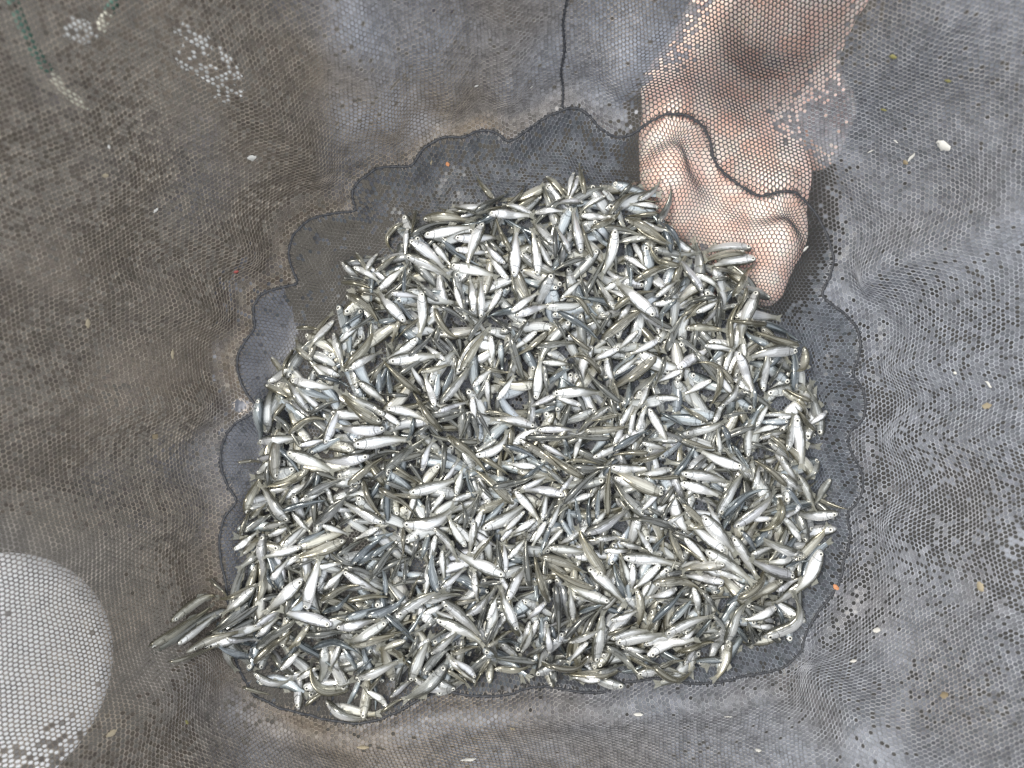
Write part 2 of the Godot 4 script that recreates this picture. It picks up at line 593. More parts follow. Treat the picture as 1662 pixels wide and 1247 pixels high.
func stitched(b: Batch, path: Array[Vector2], closed: bool, r: float) -> void:
	var n := path.size()
	var spots := PackedVector3Array()
	for p in path:
		spots.append(on_net(p.x, p.y) + Vector3(0, 0.15, 0))
	var sides := 7
	var start := b.v.size()
	for k in n:
		var before := spots[(k + n - 1) % n] if closed or k > 0 else spots[k]
		var after := spots[(k + 1) % n] if closed or k < n - 1 else spots[k]
		var d := (after - before).normalized()
		var side := d.cross(Vector3.UP).normalized()
		var top := side.cross(d)
		var thick := r * (1.0 + 0.2 * sin(k * 2.1) + 0.18 * fine.get_noise_1d(k * 9.0))
		for q in sides:
			var a := TAU * q / sides
			var o := side * cos(a) * 1.15 + top * sin(a) * 0.85
			b.v.append(spots[k] + o * thick)
			b.n.append((o - d * 0.35 * cos(k * 2.1)).normalized())
	for k in n if closed else n - 1:
		for q in sides:
			var a0 := start + k * sides + q
			var a1 := start + k * sides + (q + 1) % sides
			var b0 := start + ((k + 1) % n) * sides + q
			var b1 := start + ((k + 1) % n) * sides + (q + 1) % sides
			b.i.append_array(PackedInt32Array([a0, b0, a1, a1, b0, b1]))
	# small overcast stitches across the cord
	for k in range(0, n - 1, 2):
		var d := (spots[k + 1] - spots[k]).normalized()
		var side := d.cross(Vector3.UP).normalized()
		put_thread(b, spots[k] + side * r * 1.9 - Vector3(0, 0.1, 0), spots[k] + Vector3(0, r * 0.95, 0), Vector3.UP, 0.13, Color.WHITE)
		put_thread(b, spots[k] - side * r * 1.9 + d * 0.4 - Vector3(0, 0.1, 0), spots[k] + Vector3(0, r * 0.95, 0), Vector3.UP, 0.13, Color.WHITE)
	b.c.clear()


# ---------------------------------------------------------------- fish

func fish_skin(back: Color, flank: Color, belly: Color, tail: Color, seed_no: int) -> StandardMaterial3D:
	var w := 320
	var h := 128
	var im := Image.create_empty(w, h, false, Image.FORMAT_RGB8)
	var n := FastNoiseLite.new()
	n.seed = seed_no
	n.frequency = 0.02
	n.fractal_octaves = 3
	var r := RandomNumberGenerator.new()
	r.seed = 77 + seed_no
	for y in h:
		var a := absf(fposmod(float(y) / h + 0.5, 1.0) - 0.5) * TAU      # 0 on the back, PI on the belly
		for x in w:
			var u := float(x) / w
			var wob := n.get_noise_2d(x * 1.2, y * 2.0)
			var edge := 0.92 + 0.22 * wob - 0.15 * smoothstep(0.16, 0.0, u) + 0.25 * smoothstep(0.55, 1.0, u)
			var top := smoothstep(edge + 0.22, edge - 0.22, a)
			var c := flank.lerp(belly, smoothstep(1.7, 2.6, a))
			c = c * (0.8 + 0.3 * smoothstep(0.9, 1.9, a))
			c = c.lerp(back, top)
			# lengthwise lines of muscle under the skin
			var line := 0.5 + 0.5 * sin(a * 17.0 + 2.0 * n.get_noise_2d(x * 0.6, y))
			c = c * (1.0 + (line - 0.5) * (0.7 if a < 1.25 else 0.14))
			c = c.lerp(tail, 0.78 * smoothstep(0.5, 0.97, u) * (1.0 - 0.45 * smoothstep(0.5, 1.3, a) * smoothstep(0.9, 0.6, u)))
			# a thin dark line along the middle of the tail
			c = c.lerp(tail * 0.45, 0.55 * smoothstep(0.09, 0.02, absf(a - 1.25 + 0.1 * wob)) * smoothstep(0.45, 0.75, u))
			# gill cover and the dark dashes behind it
			if u < 0.5 and a > 0.5:
				var arc := u - 0.205 - 0.035 * cos((a - 1.5) * 1.7)
				c = c.lerp(back * 0.55, 0.75 * smoothstep(0.012, 0.004, absf(arc)) * smoothstep(0.4, 0.9, a))
				var dash := n.get_noise_2d(x * 5.0 + 900.0, y * 2.2)
				c = c.lerp(back * 0.5, 0.7 * smoothstep(0.12, 0.32, dash) * smoothstep(0.42, 0.25, u) * smoothstep(0.55, 0.15, absf(a - 2.0)))
			var speck := n.get_noise_2d(x * 14.0, y * 14.0 + 300.0)
			c = c.lerp(back * 0.35, smoothstep(0.2, 0.4, speck) * (0.55 if a < 1.2 else 0.14) * (1.0 + smoothstep(0.2, 0.05, u)))
			c = c * (0.96 + 0.08 * r.randf())
			# nose
			c = c.lerp(back * 0.9, smoothstep(0.05, 0.0, u) * 0.8)
			im.set_pixel(x, y, Color(clampf(c.r, 0.0, 1.0), clampf(c.g, 0.0, 1.0), clampf(c.b, 0.0, 1.0)).linear_to_srgb())
	var m := StandardMaterial3D.new()
	m.albedo_texture = ImageTexture.create_from_image(im)
	m.vertex_color_use_as_albedo = true
	m.roughness = 0.24
	m.metallic = 0.5
	m.metallic_specular = 0.6
	m.clearcoat_enabled = true
	m.clearcoat = 0.8
	m.clearcoat_roughness = 0.12
	return m


func make_coats() -> void:
	coats = {
		"s": fish_skin(Color(0.085, 0.085, 0.07), Color(0.6, 0.61, 0.61), Color(0.7, 0.7, 0.69), Color(0.17, 0.165, 0.13), 1),
		"g": fish_skin(Color(0.08, 0.083, 0.075), Color(0.36, 0.37, 0.36), Color(0.58, 0.59, 0.58), Color(0.13, 0.13, 0.105), 2),
		"o": fish_skin(Color(0.12, 0.113, 0.083), Color(0.44, 0.43, 0.37), Color(0.62, 0.61, 0.57), Color(0.155, 0.14, 0.09), 3),
		"u": fish_skin(Color(0.07, 0.085, 0.095), Color(0.34, 0.375, 0.39), Color(0.58, 0.61, 0.63), Color(0.2, 0.23, 0.24), 4),
	}
	eye_mat = plain(Color.WHITE, 0.12)
	eye_mat.vertex_color_use_as_albedo = true
	fin_mat = plain(Color(0.2, 0.2, 0.17), 0.4)
	fin_mat.albedo_color.a = 0.72
	fin_mat.transparency = BaseMaterial3D.TRANSPARENCY_ALPHA
	fin_mat.cull_mode = BaseMaterial3D.CULL_DISABLED
	for k in coats:
		rest_body[k] = Batch.new()
	rest_eye = Batch.new()
	rest_fin = Batch.new()


const TALL := [[0.0, 0.016, 0.014], [0.02, 0.036, 0.028], [0.05, 0.052, 0.04], [0.09, 0.067, 0.05], [0.15, 0.081, 0.058], [0.24, 0.094, 0.064], [0.34, 0.098, 0.063], [0.46, 0.09, 0.056], [0.58, 0.077, 0.045], [0.69, 0.061, 0.033], [0.78, 0.046, 0.023], [0.84, 0.039, 0.016], [0.875, 0.041, 0.009]]


func girth(t: float) -> Vector2:
	for k in range(1, TALL.size()):
		if t <= TALL[k][0]:
			var f: float = (t - TALL[k - 1][0]) / (TALL[k][0] - TALL[k - 1][0])
			return Vector2(lerpf(TALL[k - 1][1], TALL[k][1], f), lerpf(TALL[k - 1][2], TALL[k][2], f))
	return Vector2(0.03, 0.006)


func along(spine: PackedVector3Array, t: float) -> Vector3:
	var f := clampf(t, 0.0, 1.0) * (spine.size() - 1)
	var k := mini(int(f), spine.size() - 2)
	return spine[k].cubic_interpolate(spine[k + 1], spine[maxi(k - 1, 0)], spine[mini(k + 2, spine.size() - 1)], f - k)


func frame(spine: PackedVector3Array, t: float, roll: float, flat: Vector3) -> Array:
	var d := (along(spine, t + 0.03) - along(spine, t - 0.03)).normalized()
	var back := (Vector3.UP * cos(roll * PI / 2.0) + flat * sin(roll * PI / 2.0))
	back = (back - d * back.dot(d)).normalized()
	return [along(spine, t), d, back, d.cross(back).normalized()]


func fish_body(spine: PackedVector3Array, size: float, fat: float, roll: float, flat: Vector3, rings: int, sides: int) -> Batch:
	var b := Batch.new()
	var body_tone := rng.randf_range(0.74, 1.25)  # each body gets its own random tone
	var body_tint := Color(body_tone, body_tone, body_tone * rng.randf_range(0.96, 1.05))
	for k in rings + 1:
		var t := 0.875 * pow(float(k) / rings, 1.25)
		var g := girth(t) * size * fat
		var f := frame(spine, t, roll, flat)
		var g2 := girth(minf(t + 0.01, 0.875)) * size * fat
		var g1 := girth(maxf(t - 0.01, 0.0)) * size * fat
		var swell := (g2 - g1) / (0.02 * size)
		for q in sides + 1:
			var a := TAU * q / sides
			var up := cos(a)
			var out := sin(a)
			var deep := 1.0 + (0.1 if up < 0.0 else -0.04) * smoothstep(0.05, 0.3, t)
			b.v.append(f[0] + f[2] * up * g.x * deep + f[3] * out * g.y)
			var n: Vector3 = f[2] * (up / g.x) + f[3] * (out / g.y)
			n = n.normalized() - f[1] * (swell.x * up * up + swell.y * out * out)
			b.n.append(n.normalized())
			b.uv.append(Vector2(t / 0.875, float(q) / sides))
			b.c.append(body_tint)
	for k in rings:
		for q in sides:
			var p := k * (sides + 1) + q
			b.i.append_array(PackedInt32Array([p, p + sides + 1, p + 1, p + 1, p + sides + 1, p + sides + 2]))
	b.c.append(body_tint)
	# snout
	var f := frame(spine, 0.0, roll, flat)
	var at := b.v.size()
	b.v.append(f[0] - f[1] * 0.012 * size)
	b.n.append(-f[1])
	b.uv.append(Vector2(0.002, 0.25))
	for q in sides:
		b.i.append_array(PackedInt32Array([at, q, q + 1]))
	return b


func fish_eye(spine: PackedVector3Array, size: float, fat: float, roll: float, flat: Vector3, side: float) -> Batch:
	var b := Batch.new()
	var t := 0.085
	var g := girth(t) * size * fat
	var f := frame(spine, t, roll, flat)
	var out: Vector3 = f[3] * side
	var mid: Vector3 = f[0] + f[2] * g.x * 0.12 + out * g.y * 0.84
	var r := 0.045 * size
	var tone := [Color(0.006, 0.006, 0.008), Color(0.006, 0.006, 0.008), Color(0.01, 0.01, 0.011), Color(0.6, 0.6, 0.54), Color(0.66, 0.65, 0.6), Color(0.1, 0.1, 0.09), Color(0.2, 0.2, 0.18)]
	var ring := [0.0, 0.25, 0.44, 0.5, 0.84, 0.92, 1.12]
	var lift := [0.42, 0.4, 0.35, 0.34, 0.2, 0.12, -0.2]
	for k in ring.size():
		for q in 10:
			var a := TAU * q / 10.0
			var o: Vector3 = f[1] * cos(a) + f[2] * sin(a)
			b.v.append(mid + o * r * ring[k] + out * r * lift[k])
			b.n.append((out + o * ring[k] * 0.6).normalized())
			b.c.append(tone[k])
	for k in ring.size() - 1:
		for q in 10:
			var p := k * 10 + q
			var p2 := k * 10 + (q + 1) % 10
			b.i.append_array(PackedInt32Array([p, p + 10, p2, p2, p + 10, p2 + 10]))
	return b


func fin_fan(root_a: Vector3, root_b: Vector3, tips: Array, normal: Vector3) -> Batch:
	var b := Batch.new()
	var n := tips.size()
	for k in n:
		var w := float(k) / (n - 1)
		b.v.append(root_a.lerp(root_b, w))
		b.v.append((root_a.lerp(root_b, w) + tips[k]) * 0.5 + normal * (0.05 if k % 2 else -0.05))
		b.v.append(tips[k])
		for q in 3:
			b.n.append((normal + (root_b - root_a).normalized() * (0.35 if k % 2 else -0.35)).normalized())
	for k in n - 1:
		for q in 2:
			var p := k * 3 + q
			b.i.append_array(PackedInt32Array([p, p + 1, p + 3, p + 3, p + 1, p + 4]))
	return b


func tail_fin(spine: PackedVector3Array, size: float, roll: float, flat: Vector3) -> Batch:
	var f := frame(spine, 0.86, roll, flat)
	var e := frame(spine, 0.97, roll, flat)
	var tips := []
	for k in 7:
		var w := k / 3.0 - 1.0
		tips.append(along(spine, 0.955 + 0.045 * absf(w)) + e[2] * -w * 0.078 * size + e[3] * 0.012 * size * sin(k * 1.9))
	return fin_fan(f[0] + f[2] * 0.034 * size, f[0] - f[2] * 0.034 * size, tips, f[3])


func ridge_fin(spine: PackedVector3Array, size: float, fat: float, roll: float, flat: Vector3, t0: float, t1: float, high: float, up: float) -> Batch:
	var tips := []
	var f0 := frame(spine, t0, roll, flat)
	var f1 := frame(spine, t1, roll, flat)
	for k in 5:
		var w := k / 4.0
		var f := frame(spine, lerpf(t0, t1, w) + 0.05, roll, flat)
		tips.append(f[0] + f[2] * up * (girth(lerpf(t0, t1, w)).x * fat + high * (1.0 - 0.75 * w)) * size)
	return fin_fan(f0[0] + f0[2] * up * girth(t0).x * fat * size * 0.92, f1[0] + f1[2] * up * girth(t1).x * fat * size * 0.92, tips, f0[3])


func side_fin(spine: PackedVector3Array, size: float, fat: float, roll: float, flat: Vector3, side: float) -> Batch:
	var f := frame(spine, 0.23, roll, flat)
	var g := girth(0.23) * size * fat
	var root: Vector3 = f[0] - f[2] * g.x * 0.5 + f[3] * side * g.y * 0.85
	var tips := []
	for k in 5:
		var w := k / 4.0
		tips.append(root + f[1] * size * (0.11 - 0.03 * w) - f[2] * size * (0.0 + 0.05 * w) + f[3] * side * size * 0.03)
	return fin_fan(root + f[2] * 0.012 * size, root - f[2] * 0.014 * size, tips, f[3] * side)


func heap_at(x: float, z: float) -> float:
	var i := clampi(roundi((x - HX) / HS), 0, HNX - 1)
	var j := clampi(roundi((z - HZ) / HS), 0, HNZ - 1)
	return heap[j * HNX + i]


func thickness(x: float, z: float) -> float:
	var i := clampi(roundi((x - HX) / HS), 0, HNX - 1)
	var j := clampi(roundi((z - HZ) / HS), 0, HNZ - 1)
	return heap[j * HNX + i] - bed[j * HNX + i]


func start_heap() -> void:
	heap.resize(HNX * HNZ)
	for j in HNZ:
		for i in HNX:
			var x := HX + i * HS
			var z := HZ + j * HS
			var off := Vector2(x - CX, z - CZ)
			var a := off.length() - radius_at(atan2(off.y, off.x))
			var y := on_net(x, z).y
			if a > 0.0:
				var phi := slope_at(off.normalized())
				y = minf(11.0 / phi * (1.0 - cos(asin(minf(a * phi / 11.0, 0.99)))), 12.0) + 1.0
			heap[j * HNX + i] = y
	for k in cloth.size():
		if seam_d[k] > -4.0 and seam_d[k] < 30.0:
			var p := cloth[k]
			var ci := roundi((p.x - HX) / HS)
			var cj := roundi((p.z - HZ) / HS)
			for dj in range(-1, 2):
				for di in range(-1, 2):
					if ci + di >= 0 and cj + dj >= 0 and ci + di < HNX and cj + dj < HNZ:
						var at := (cj + dj) * HNX + ci + di
						heap[at] = maxf(heap[at], minf(p.y + 0.3, 17.0))
	bed = heap.duplicate()


# lays one fish on the heap: x, z of the snout and of the tail tip, how far the body bows, how far it has rolled on its side
func lay(x0: float, z0: float, x1: float, z1: float, bow: float, roll: float, coat: String, deep := false) -> Dictionary:
	var from := Vector2(x0, z0)
	var to := Vector2(x1, z1)
	var chord := from.distance_to(to)
	var aim := (to - from) / chord
	var left := Vector2(aim.y, -aim.x)
	var points := 11
	var flat_line := PackedVector2Array()
	var size := 0.0
	for k in points:
		var t := float(k) / (points - 1)
		var arch := bow * chord * (4.0 * t * (1.0 - t)) * (0.75 + 0.5 * t)
		flat_line.append(from + aim * chord * t + left * arch)
		if k:
			size += flat_line[k].distance_to(flat_line[k - 1])
	var body := clampf(size, 10.2, 15.0)
	var fat := body / size * rng.randf_range(1.12, 1.34) if deep else rng.randf_range(1.06, 1.28)
	var r := clampf(roll * 0.94 + rng.randf_range(-0.14, 0.14), -1.1, 1.1)
	var upright := cos(r * PI / 2.0)
	var spine := PackedVector3Array()
	for k in points:
		var t := float(k) / (points - 1)
		var g := girth(minf(t, 0.84)) * size * fat
		var half := sqrt(pow(g.x * upright, 2.0) + pow(g.y, 2.0) * (1.0 - upright * upright))
		var p := flat_line[k]
		var y := heap_at(p.x, p.y)
		var y1 := heap_at(p.x + left.x * 0.7, p.y + left.y * 0.7)
		var y2 := heap_at(p.x - left.x * 0.7, p.y - left.y * 0.7)
		var rest := lerpf((y + y1 + y2) / 3.0, maxf(y, maxf(y1, y2)), 0.25 if deep else 0.75)
		spine.append(Vector3(p.x, rest + half * (0.62 if deep else 0.85), p.y))
	for again in 3:
		var was := spine.duplicate()
		for k in points:
			var before := was[maxi(k - 1, 0)].y
			var after := was[mini(k + 1, points - 1)].y
			spine[k].y = maxf(was[k].y * 0.5 + (before + after) * 0.25, was[k].y - 0.35)
	for k in 34:
		var t := k / 33.0 * 0.95
		var p := along(spine, t)
		var g := girth(minf(t, 0.86)) * size * fat
		var half := sqrt(pow(g.x * upright, 2.0) + pow(g.y, 2.0) * (1.0 - upright * upright))
		var wide := sqrt(pow(g.y * upright, 2.0) + pow(g.x, 2.0) * (1.0 - upright * upright))
		var m := int(ceil(wide / HS))
		var ci := roundi((p.x - HX) / HS)
		var cj := roundi((p.z - HZ) / HS)
		for dj in range(-m, m + 1):
			for di in range(-m, m + 1):
				var q := Vector2(di, dj).length() * HS / wide
				if q > 1.0 or ci + di < 0 or cj + dj < 0 or ci + di >= HNX or cj + dj >= HNZ:
					continue
				var at := (cj + dj) * HNX + ci + di
				heap[at] = maxf(heap[at], p.y + half * 0.8 * sqrt(1.0 - q * q))
	return {"spine": spine, "size": size, "fat": fat, "roll": r, "flat": Vector3(left.x, 0, left.y), "coat": coat, "bow": bow, "aim": -aim}


func lower(x0: float, z0: float, x1: float, z1: float, bow: float, roll: float, coat: String, deep := false) -> void:
	var f := lay(x0, z0, x1, z1, bow, roll, coat, deep)
	rest_body[coat].add(fish_body(f.spine, f.size, f.fat, f.roll, f.flat, 14 if deep else 18, 8 if deep else 10))
	rest_eye.add(fish_eye(f.spine, f.size, f.fat, f.roll, f.flat, 1.0))
	rest_eye.add(fish_eye(f.spine, f.size, f.fat, f.roll, f.flat, -1.0))
	rest_fin.add(tail_fin(f.spine, f.size, f.roll, f.flat))
	rest_fin.add(ridge_fin(f.spine, f.size, f.fat, f.roll, f.flat, 0.48, 0.6, 0.06, 1.0))


func fry(x0: float, z0: float, x1: float, z1: float, bow: float, roll: float, coat: String) -> void:
	var f := lay(x0, z0, x1, z1, bow, roll, coat)
	var at: Vector3 = f.spine[5]
	at.y -= 1.0
	var o := thing("small_fish", "", "fish", at, "fish fry heaped on the net floor")
	part("body", fish_body(f.spine, f.size, f.fat, f.roll, f.flat, 24, 14), coats[coat], o, at)
	part("eye", fish_eye(f.spine, f.size, f.fat, f.roll, f.flat, 1.0), eye_mat, o, at)
	part("eye", fish_eye(f.spine, f.size, f.fat, f.roll, f.flat, -1.0), eye_mat, o, at)
	part("tail_fin", tail_fin(f.spine, f.size, f.roll, f.flat), fin_mat, o, at)
	part("dorsal_fin", ridge_fin(f.spine, f.size, f.fat, f.roll, f.flat, 0.48, 0.6, 0.06, 1.0), fin_mat, o, at)
	part("anal_fin", ridge_fin(f.spine, f.size, f.fat, f.roll, f.flat, 0.6, 0.74, 0.045, -1.0), fin_mat, o, at)
	part("pectoral_fin", side_fin(f.spine, f.size, f.fat, f.roll, f.flat, 1.0 if f.roll < 0.0 else -1.0), fin_mat, o, at)
	f["node"] = o
	f["at"] = at
	made.append(f)


func name_fish() -> void:
	# what tells one fish from the next: its coat, how it lies, where its head points and what it lies near
	var marks := [["the hand", 66, -48], ["the back seam", 14, -62], ["the torn hole", -72, 8], ["the white tub", -88, 62], ["the orange crumb", -16, -52], ["the front hem", 8, 78], ["the right hem", 92, 18], ["the front corner", 84, 64], ["the left hem", -64, -26], ["the mid heap", 6, 6], ["the upper heap", 8, -26], ["the lower heap", 10, 42], ["the heap's left", -34, 14], ["the heap's right", 50, 18], ["the front fold", -48, 78]]
	var coat_words := {"s": "silver", "g": "grey", "o": "olive", "u": "bluish"}
	var used := {}
	for f in made:
		var p: Vector3 = f.at
		var near := ""
		var best := 1e9
		for m in marks:
			var d := Vector2(p.x - m[1], p.z - m[2]).length()
			if d < best:
				best = d
				near = m[0]
		var aim: Vector2 = f.aim
		var clock := int(fposmod(roundf(rad_to_deg(atan2(aim.x, -aim.y)) / 30.0), 12.0))
		var hour: String = ["twelve", "one", "two", "three", "four", "five", "six", "seven", "eight", "nine", "ten", "eleven"][clock]
		var pose := "flank up" if absf(f.roll) > 0.72 else "back up" if absf(f.roll) < 0.33 else "half rolled"
		var bent := "curled" if absf(f.bow) > 0.14 else "bowed" if absf(f.bow) > 0.055 else "straight"
		var label := "%s %s fish, %s, head to %s o'clock, by %s" % [bent, coat_words[f.coat], pose, hour, near]
		if used.has(label):
			label = ("long " if f.size > 12.6 else "short ") + label
		if used.has(label):
			label = label.replace(", by ", ", low, by " if p.y < 4.0 else ", on top, by ")
		if used.has(label):
			label = label.replace("fish", "slim fish" if f.fat < 1.2 else "plump fish")
		used[label] = true
		f.node.set_meta("label", label)


# ---------------------------------------------------------------- scraps and what lies behind the net

func scrap(called: String, label: String, category: String, x: float, z: float, long: float, wide: float, curl: float, turn: float, m: Material, group := "") -> void:
	var up := net_normal(x, z)
	var at := on_net(x, z) + up * 0.3
	var side := up.cross(Vector3(cos(turn), 0.1, sin(turn))).normalized()
	var d := side.cross(up)
	var b := Batch.new()
	var nu := 8
	var nw := 4
	for layer in 2:
		for i in nu + 1:
			var t := float(i) / nu
			var edge := sin(PI * clampf(t, 0.04, 0.96))
			for k in nw + 1:
				var w := (float(k) / nw - 0.5) * wide * pow(edge, 0.6) * (1.0 + 0.35 * fine.get_noise_2d(x * 40.0 + i * 30.0, k * 60.0))
				var bump := 0.25 * wide * fine.get_noise_2d(z * 50.0 + i * 26.0, k * 40.0 + x)
				var a := curl * (t - 0.5)
				var q := d * ((t - 0.5) * long * cos(a * 0.6)) + side * (w + sin(a) * long * 0.35 * absf(t - 0.5)) + up * (bump + curl * 0.12 * long * (t - 0.5) * (t - 0.5))
				var thick := 0.16 * minf(wide, 1.2) * edge * (1.0 - pow(absf(2.0 * k / nw - 1.0), 2.0))
				b.v.append(at + q + up * (thick if layer == 0 else -thick))
				b.n.append(((up if layer == 0 else -up) + side * (float(k) / nw - 0.5) * 1.2).normalized())
	for layer in 2:
		for i in nu:
			for k in nw:
				var p := layer * (nu + 1) * (nw + 1) + i * (nw + 1) + k
				b.i.append_array(PackedInt32Array([p, p + nw + 1, p + 1, p + 1, p + nw + 1, p + nw + 2]))
	var o := MeshInstance3D.new()
	o.name = numbered(called)
	var mesh := ArrayMesh.new()
	b.write(mesh, m, at)
	o.mesh = mesh
	o.position = at * MM
	add_child(o, true)
	tag(o, label, category, group)


func rope(called: String, label: String, cat: String, path: Array[Vector2], r: float, back: float, main: Material, tip: Material, tip_from: float) -> void:
	path = smooth(path, false)
	var o := thing(called, label, cat, on_net(path[0].x, path[0].y))
	var origin := on_net(path[0].x, path[0].y)
	for piece in 2:
		var b := Batch.new()
		var lo := 0 if piece == 0 else int(path.size() * tip_from)
		var hi := int(path.size() * tip_from) if piece == 0 else path.size() - 1
		for k in range(lo, hi + 1):
			var p := on_net(path[k].x, path[k].y) - net_normal(path[k].x, path[k].y) * back
			var k2 := mini(k + 1, path.size() - 1)
			var k1 := maxi(k - 1, 0)
			var d := (on_net(path[k2].x, path[k2].y) - on_net(path[k1].x, path[k1].y)).normalized()
			var side := d.cross(Vector3.UP).normalized()
			var top := side.cross(d)
			for q in 8:
				var a := TAU * q / 8.0
				var lay_twist := 1.0 + 0.16 * sin(a * 3.0 + k * 1.1)
				b.v.append(p + (side * cos(a) + top * sin(a)) * r * lay_twist)
				b.n.append(side * cos(a) + top * sin(a))
		for k in hi - lo:
			for q in 8:
				var p0 := k * 8 + q
				var p1 := k * 8 + (q + 1) % 8
				b.i.append_array(PackedInt32Array([p0, p0 + 8, p1, p1, p0 + 8, p1 + 8]))
		part("strand" if piece == 0 else "pale_end", b, main if piece == 0 else tip, o, origin)


# a thin crumpled sheet that touches the net from outside
func sheet(called: String, label: String, cat: String, x: float, z: float, long: float, wide: float, turn: float, back: float, ragged: float, m: Material) -> void:
	var origin := on_net(x, z)
	var b := Batch.new()
	var n := 34
	var keep := PackedInt32Array()
	for layer in 2:
		for j in n + 1:
			for i in n + 1:
				var q := Vector2(float(i) / n - 0.5, float(j) / n - 0.5)
				var o := Vector2(q.x * long, q.y * wide).rotated(turn)
				var cx := x + o.x
				var cz := z + o.y
				var up := net_normal(cx, cz)
				var crush := 0.45 * fine.get_noise_2d(cx * 7.0, cz * 7.0)
				b.v.append(on_net(cx, cz) - up * (back + crush + (0.12 if layer else 0.0)))
				b.n.append((up + Vector3(fine.get_noise_2d(cx * 9.0, cz * 9.0), 0, fine.get_noise_2d(cx * 9.0 + 99.0, cz * 9.0)) * 0.5).normalized() * (-1.0 if layer else 1.0))
				keep.append(1 if pow(absf(q.x) * 2.0, 3.0) + pow(absf(q.y) * 2.0, 3.0) + ragged * 2.4 * fine.get_noise_2d(cx * 5.0 + 40.0, cz * 5.0) < 0.85 else 0)
	for layer in 2:
		for j in n:
			for i in n:
				var p := layer * (n + 1) * (n + 1) + j * (n + 1) + i
				if keep[p] and keep[p + 1] and keep[p + n + 1] and keep[p + n + 2]:
					b.i.append_array(PackedInt32Array([p, p + 1, p + n + 1, p + 1, p + n + 2, p + n + 1]))
	var mesh := ArrayMesh.new()
	b.write(mesh, m, origin)
	var o := MeshInstance3D.new()
	o.name = numbered(called)
	o.mesh = mesh
	o.position = origin * MM
	add_child(o, true)
	tag(o, label, cat)


func build_tub() -> void:
	var prof := []
	for k in 9:
		var a := PI / 2.0 * k / 8.0
		prof.append(Vector2(23.0 + 5.0 * sin(a), 3.0 + 5.0 * cos(a)))
	for k in 9:
		var a := PI / 2.0 * k / 8.0
		prof.append(Vector2(23.0 + 5.0 * cos(a) , -3.0 - 5.0 * sin(a)))
	prof.push_front(Vector2(0.0, 8.0))
	prof.append(Vector2(0.0, -8.0))
	var side := tub_axis.cross(Vector3.RIGHT).normalized()
	var other := tub_axis.cross(side)
	var o := thing("white_tub", "round white plastic tub pressed against the net's outside at the front corner", "tub", tub_at)
	for piece in 2:
		var b := Batch.new()
		var from := 0 if piece == 0 else 9
		var to := 9 if piece == 0 else prof.size() - 1
		var turns := 72
		for k in range(from, to + 1):
			var p: Vector2 = prof[k]
			var n := Vector2(maxf(p.x - 23.0, 0.0), p.y - signf(p.y) * 3.0).normalized() if p.x > 0.0 else Vector2(0, signf(p.y))
			for q in turns:
				var a := TAU * q / turns
				var out := side * cos(a) + other * sin(a)
				b.v.append(tub_at + out * p.x + tub_axis * p.y)
				b.n.append(out * n.x + tub_axis * n.y)
		for k in to - from:
			for q in turns:
				var p0 := k * turns + q
				var p1 := k * turns + (q + 1) % turns
				b.i.append_array(PackedInt32Array([p0, p0 + turns, p1, p1, p0 + turns, p1 + turns]))
		part("base" if piece == 0 else "wall", b, plain(Color(0.93, 0.93, 0.94), 0.4), o, tub_at)


func build_ground() -> void:
	var b := Batch.new()
	var n := 60
	for j in n + 1:
		for i in n + 1:
			var x := (i / float(n) - 0.5) * 1600.0
			var z := (j / float(n) - 0.5) * 1600.0
			b.v.append(Vector3(x, -52.0 + 5.0 * soft.get_noise_2d(x * 0.5, z * 0.5), z))
			b.n.append(Vector3.UP)
	for j in n:
		for i in n:
			var p := j * (n + 1) + i
			b.i.append_array(PackedInt32Array([p, p + 1, p + n + 1, p + 1, p + n + 2, p + n + 1]))
	var noise := FastNoiseLite.new()
	noise.seed = 5
	noise.frequency = 0.012
	noise.fractal_octaves = 5
	var ramp := Gradient.new()
	ramp.set_color(0, Color(0.016, 0.014, 0.011).linear_to_srgb())
	ramp.set_color(1, Color(0.05, 0.045, 0.038).linear_to_srgb())
	var tex := NoiseTexture2D.new()
	tex.width = 512
	tex.height = 512
	tex.seamless = true
	tex.noise = noise
	tex.color_ramp = ramp
	var m := StandardMaterial3D.new()
	m.albedo_texture = tex
	m.uv1_triplanar = true
	m.uv1_scale = Vector3(6, 6, 6)
	m.roughness = 0.7
	var mesh := ArrayMesh.new()
	b.write(mesh, m)
	var o := MeshInstance3D.new()
	o.name = "muddy_ground"
	o.mesh = mesh
	o.set_meta("kind", "structure")
	o.set_meta("label", "wet brown muddy ground under the hanging net")
	add_child(o)


